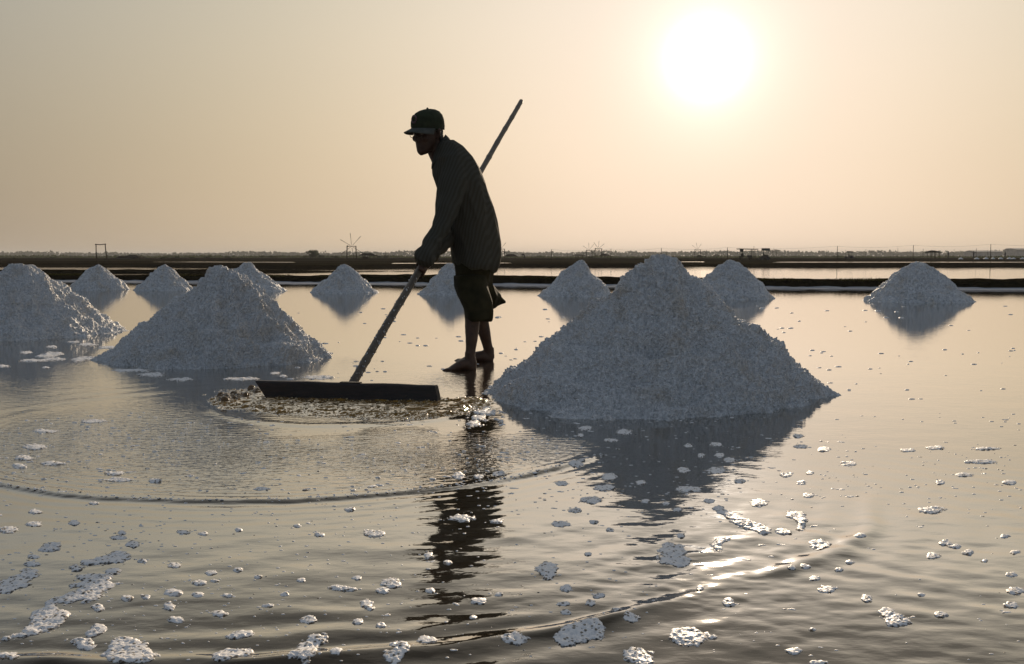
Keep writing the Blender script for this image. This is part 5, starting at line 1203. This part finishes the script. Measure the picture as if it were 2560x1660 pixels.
for i, (x, y, w_, D, lab) in enumerate([(763, 639.5, 9, 250, 'low shrub just left of the lone tree'), (803, 638, 12, 240, 'shrub just right of the lone tree'), (837, 640, 14, 230, 'wide shrub between the lone tree and the largest windmill'), (966, 638, 13, 230, 'dark shrub right of the hip-roofed shelter'), (948, 640, 8, 240, 'small shrub between the hip-roofed shelter and the dark shrub'),
      (681, 640, 14, 240, 'shrub left of the lone tree above the half-hidden pile'), (655, 639, 10, 260, 'smaller shrub at the left of a pair left of the lone tree'), (1476, 642, 9, 200, 'shrub under the left windmill of the pair'), (1750, 637, 13, 230, 'shrub under the faint windmill'), (446, 641.5, 10, 200, 'shrub right of the dark hut'), (410, 643, 12, 190, 'low shrub touching the right side of the dark hut'),
      (130, 643, 13, 220, 'shrub at the left between the frame and the picture edge'), (40, 644, 16, 230, 'wide low shrub near the left edge'), (520, 640.5, 14, 230, 'shrub above the gap between small piles at left'), (570, 641, 12, 240, 'shrub right of that gap, above the big left pile'), (480, 642, 10, 210, 'low shrub between two others above the big left pile')]):
    shrub(x, y, w_, D, 400+i, lab)
# scrub along the field edge and distant wood: read as one mass
def wood(name, D, xs, ys, dens, size, seed, mat, label, thick=30):
    rg = np.random.default_rng(seed); Xp = np.arange(-500, 3060, dens); top = np.interp(Xp, xs, ys)
    pts = []
    for xp, yt in zip(Xp, top):
        xw = Pb(xp + rg.normal(0, dens), D); clump = 2.6*vnoise(np.array([xp*.045]), np.array([0.]), np.array([0.]), seed)[0] + 1.4*vnoise(np.array([xp*.16]), np.array([0.]), np.array([0.]), seed+1)[0]
        H = max(zpx(yt - clump, D) - GZ, .3); n = 7
        zz = GZ + H*rg.random(n)**.8; spread = 4*wpx(D)
        pts.append(np.stack([xw + rg.normal(0, spread, n), D + rg.normal(0, thick*.3, n), zz], -1))
    pts = np.concatenate(pts)
    V, Fq = leaf_cloud(len(pts), seed+3, lambda r_, n: pts, size)
    o = obj_np(name, V, Fq, mat, smooth=False); tag(o, label, 'trees', kind='stuff')
wood('scrub', 330, [-500, 0, 300, 600, 900, 1100, 1500, 3000], [640.5, 640, 640, 640.5, 641, 641.5, 642, 642], 1.5, .34, 600, M['leaf'], 'belt of dark scrub along the edge of the fields')
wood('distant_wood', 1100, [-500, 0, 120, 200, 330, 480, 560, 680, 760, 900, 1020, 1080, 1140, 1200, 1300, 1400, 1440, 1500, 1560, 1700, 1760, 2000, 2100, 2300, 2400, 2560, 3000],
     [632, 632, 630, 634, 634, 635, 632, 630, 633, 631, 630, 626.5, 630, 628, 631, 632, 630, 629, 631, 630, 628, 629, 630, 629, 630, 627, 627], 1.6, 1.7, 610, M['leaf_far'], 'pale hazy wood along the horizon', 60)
# pale far buildings and water towers in the haze
def shed(x0, x1, yt, D, label):
    b = far('long_shed', (x0+x1)/2, D, label, 'building', 'pale sheds on the horizon'); w = Pb(x1, D)-Pb(x0, D); c = Pb((x0+x1)/2, D); H = zpx(yt+3, D)-GZ
    MB().box((c, D, GZ+H/2), (w*.97, 20, H)).build('wall', M['wall'], b)
    m = MB(); zt, ze = zpx(yt, D), zpx(yt+3, D)-.1
    m.hexa([(c-w/2, D-11, ze), (c+w/2, D-11, ze), (c+w/2, D+11, ze), (c-w/2, D+11, ze)], [(c-w/2, D-1, zt), (c+w/2, D-1, zt), (c+w/2, D+1, zt), (c-w/2, D+1, zt)]); m.build('roof', M['wall'], b)
shed(2423, 2492, 626, 800, 'long pale shed on the horizon behind the tiny salt piles')
shed(2524, 2600, 620.5, 820, 'large pale shed on the horizon cut by the right edge')
def water_tower(x, yt, D, label):
    b = far('water_tower', x, D, label, 'water tower', 'water towers on the horizon'); c = Pb(x, D); z0, z1 = zpx(yt+3.2, D), zpx(yt, D)
    MB().tube([(c, D, GZ), (c, D, z0)], .5, 8).build('shaft', M['wall'], b); MB().tube([(c, D, z0-.2), (c, D, z0+.3), (c, D, z1-.2), (c, D, z1)], [.5, 1.4, 1.6, .9], 12).build('tank', M['wall'], b)
water_tower(985, 630, 700, 'tiny water tower on the horizon left of the man forearm'); water_tower(2518, 621, 780, 'tiny water tower on the horizon at the far right')

# ------------------------------------------------------------------ hazy air over it all
hz = MB(); hz.box((0, 2990, 7.0), (14000, 6060, 18.0))
m = bpy.data.materials.new('haze'); m.use_nodes = True; n, l = m.node_tree.nodes, m.node_tree.links; n.clear()
pv_ = n.new('ShaderNodeVolumePrincipled'); pv_.inputs['Color'].default_value = (0.93, 0.93, 0.93, 1); pv_.inputs['Density'].default_value = 0.00028; pv_.inputs['Anisotropy'].default_value = 0.0
oo = n.new('ShaderNodeOutputMaterial'); l.new(pv_.outputs[0], oo.inputs['Volume'])
ho = hz.build('haze', m); tag(ho, 'thin evening haze hanging over the salt fields', 'haze', kind='stuff')
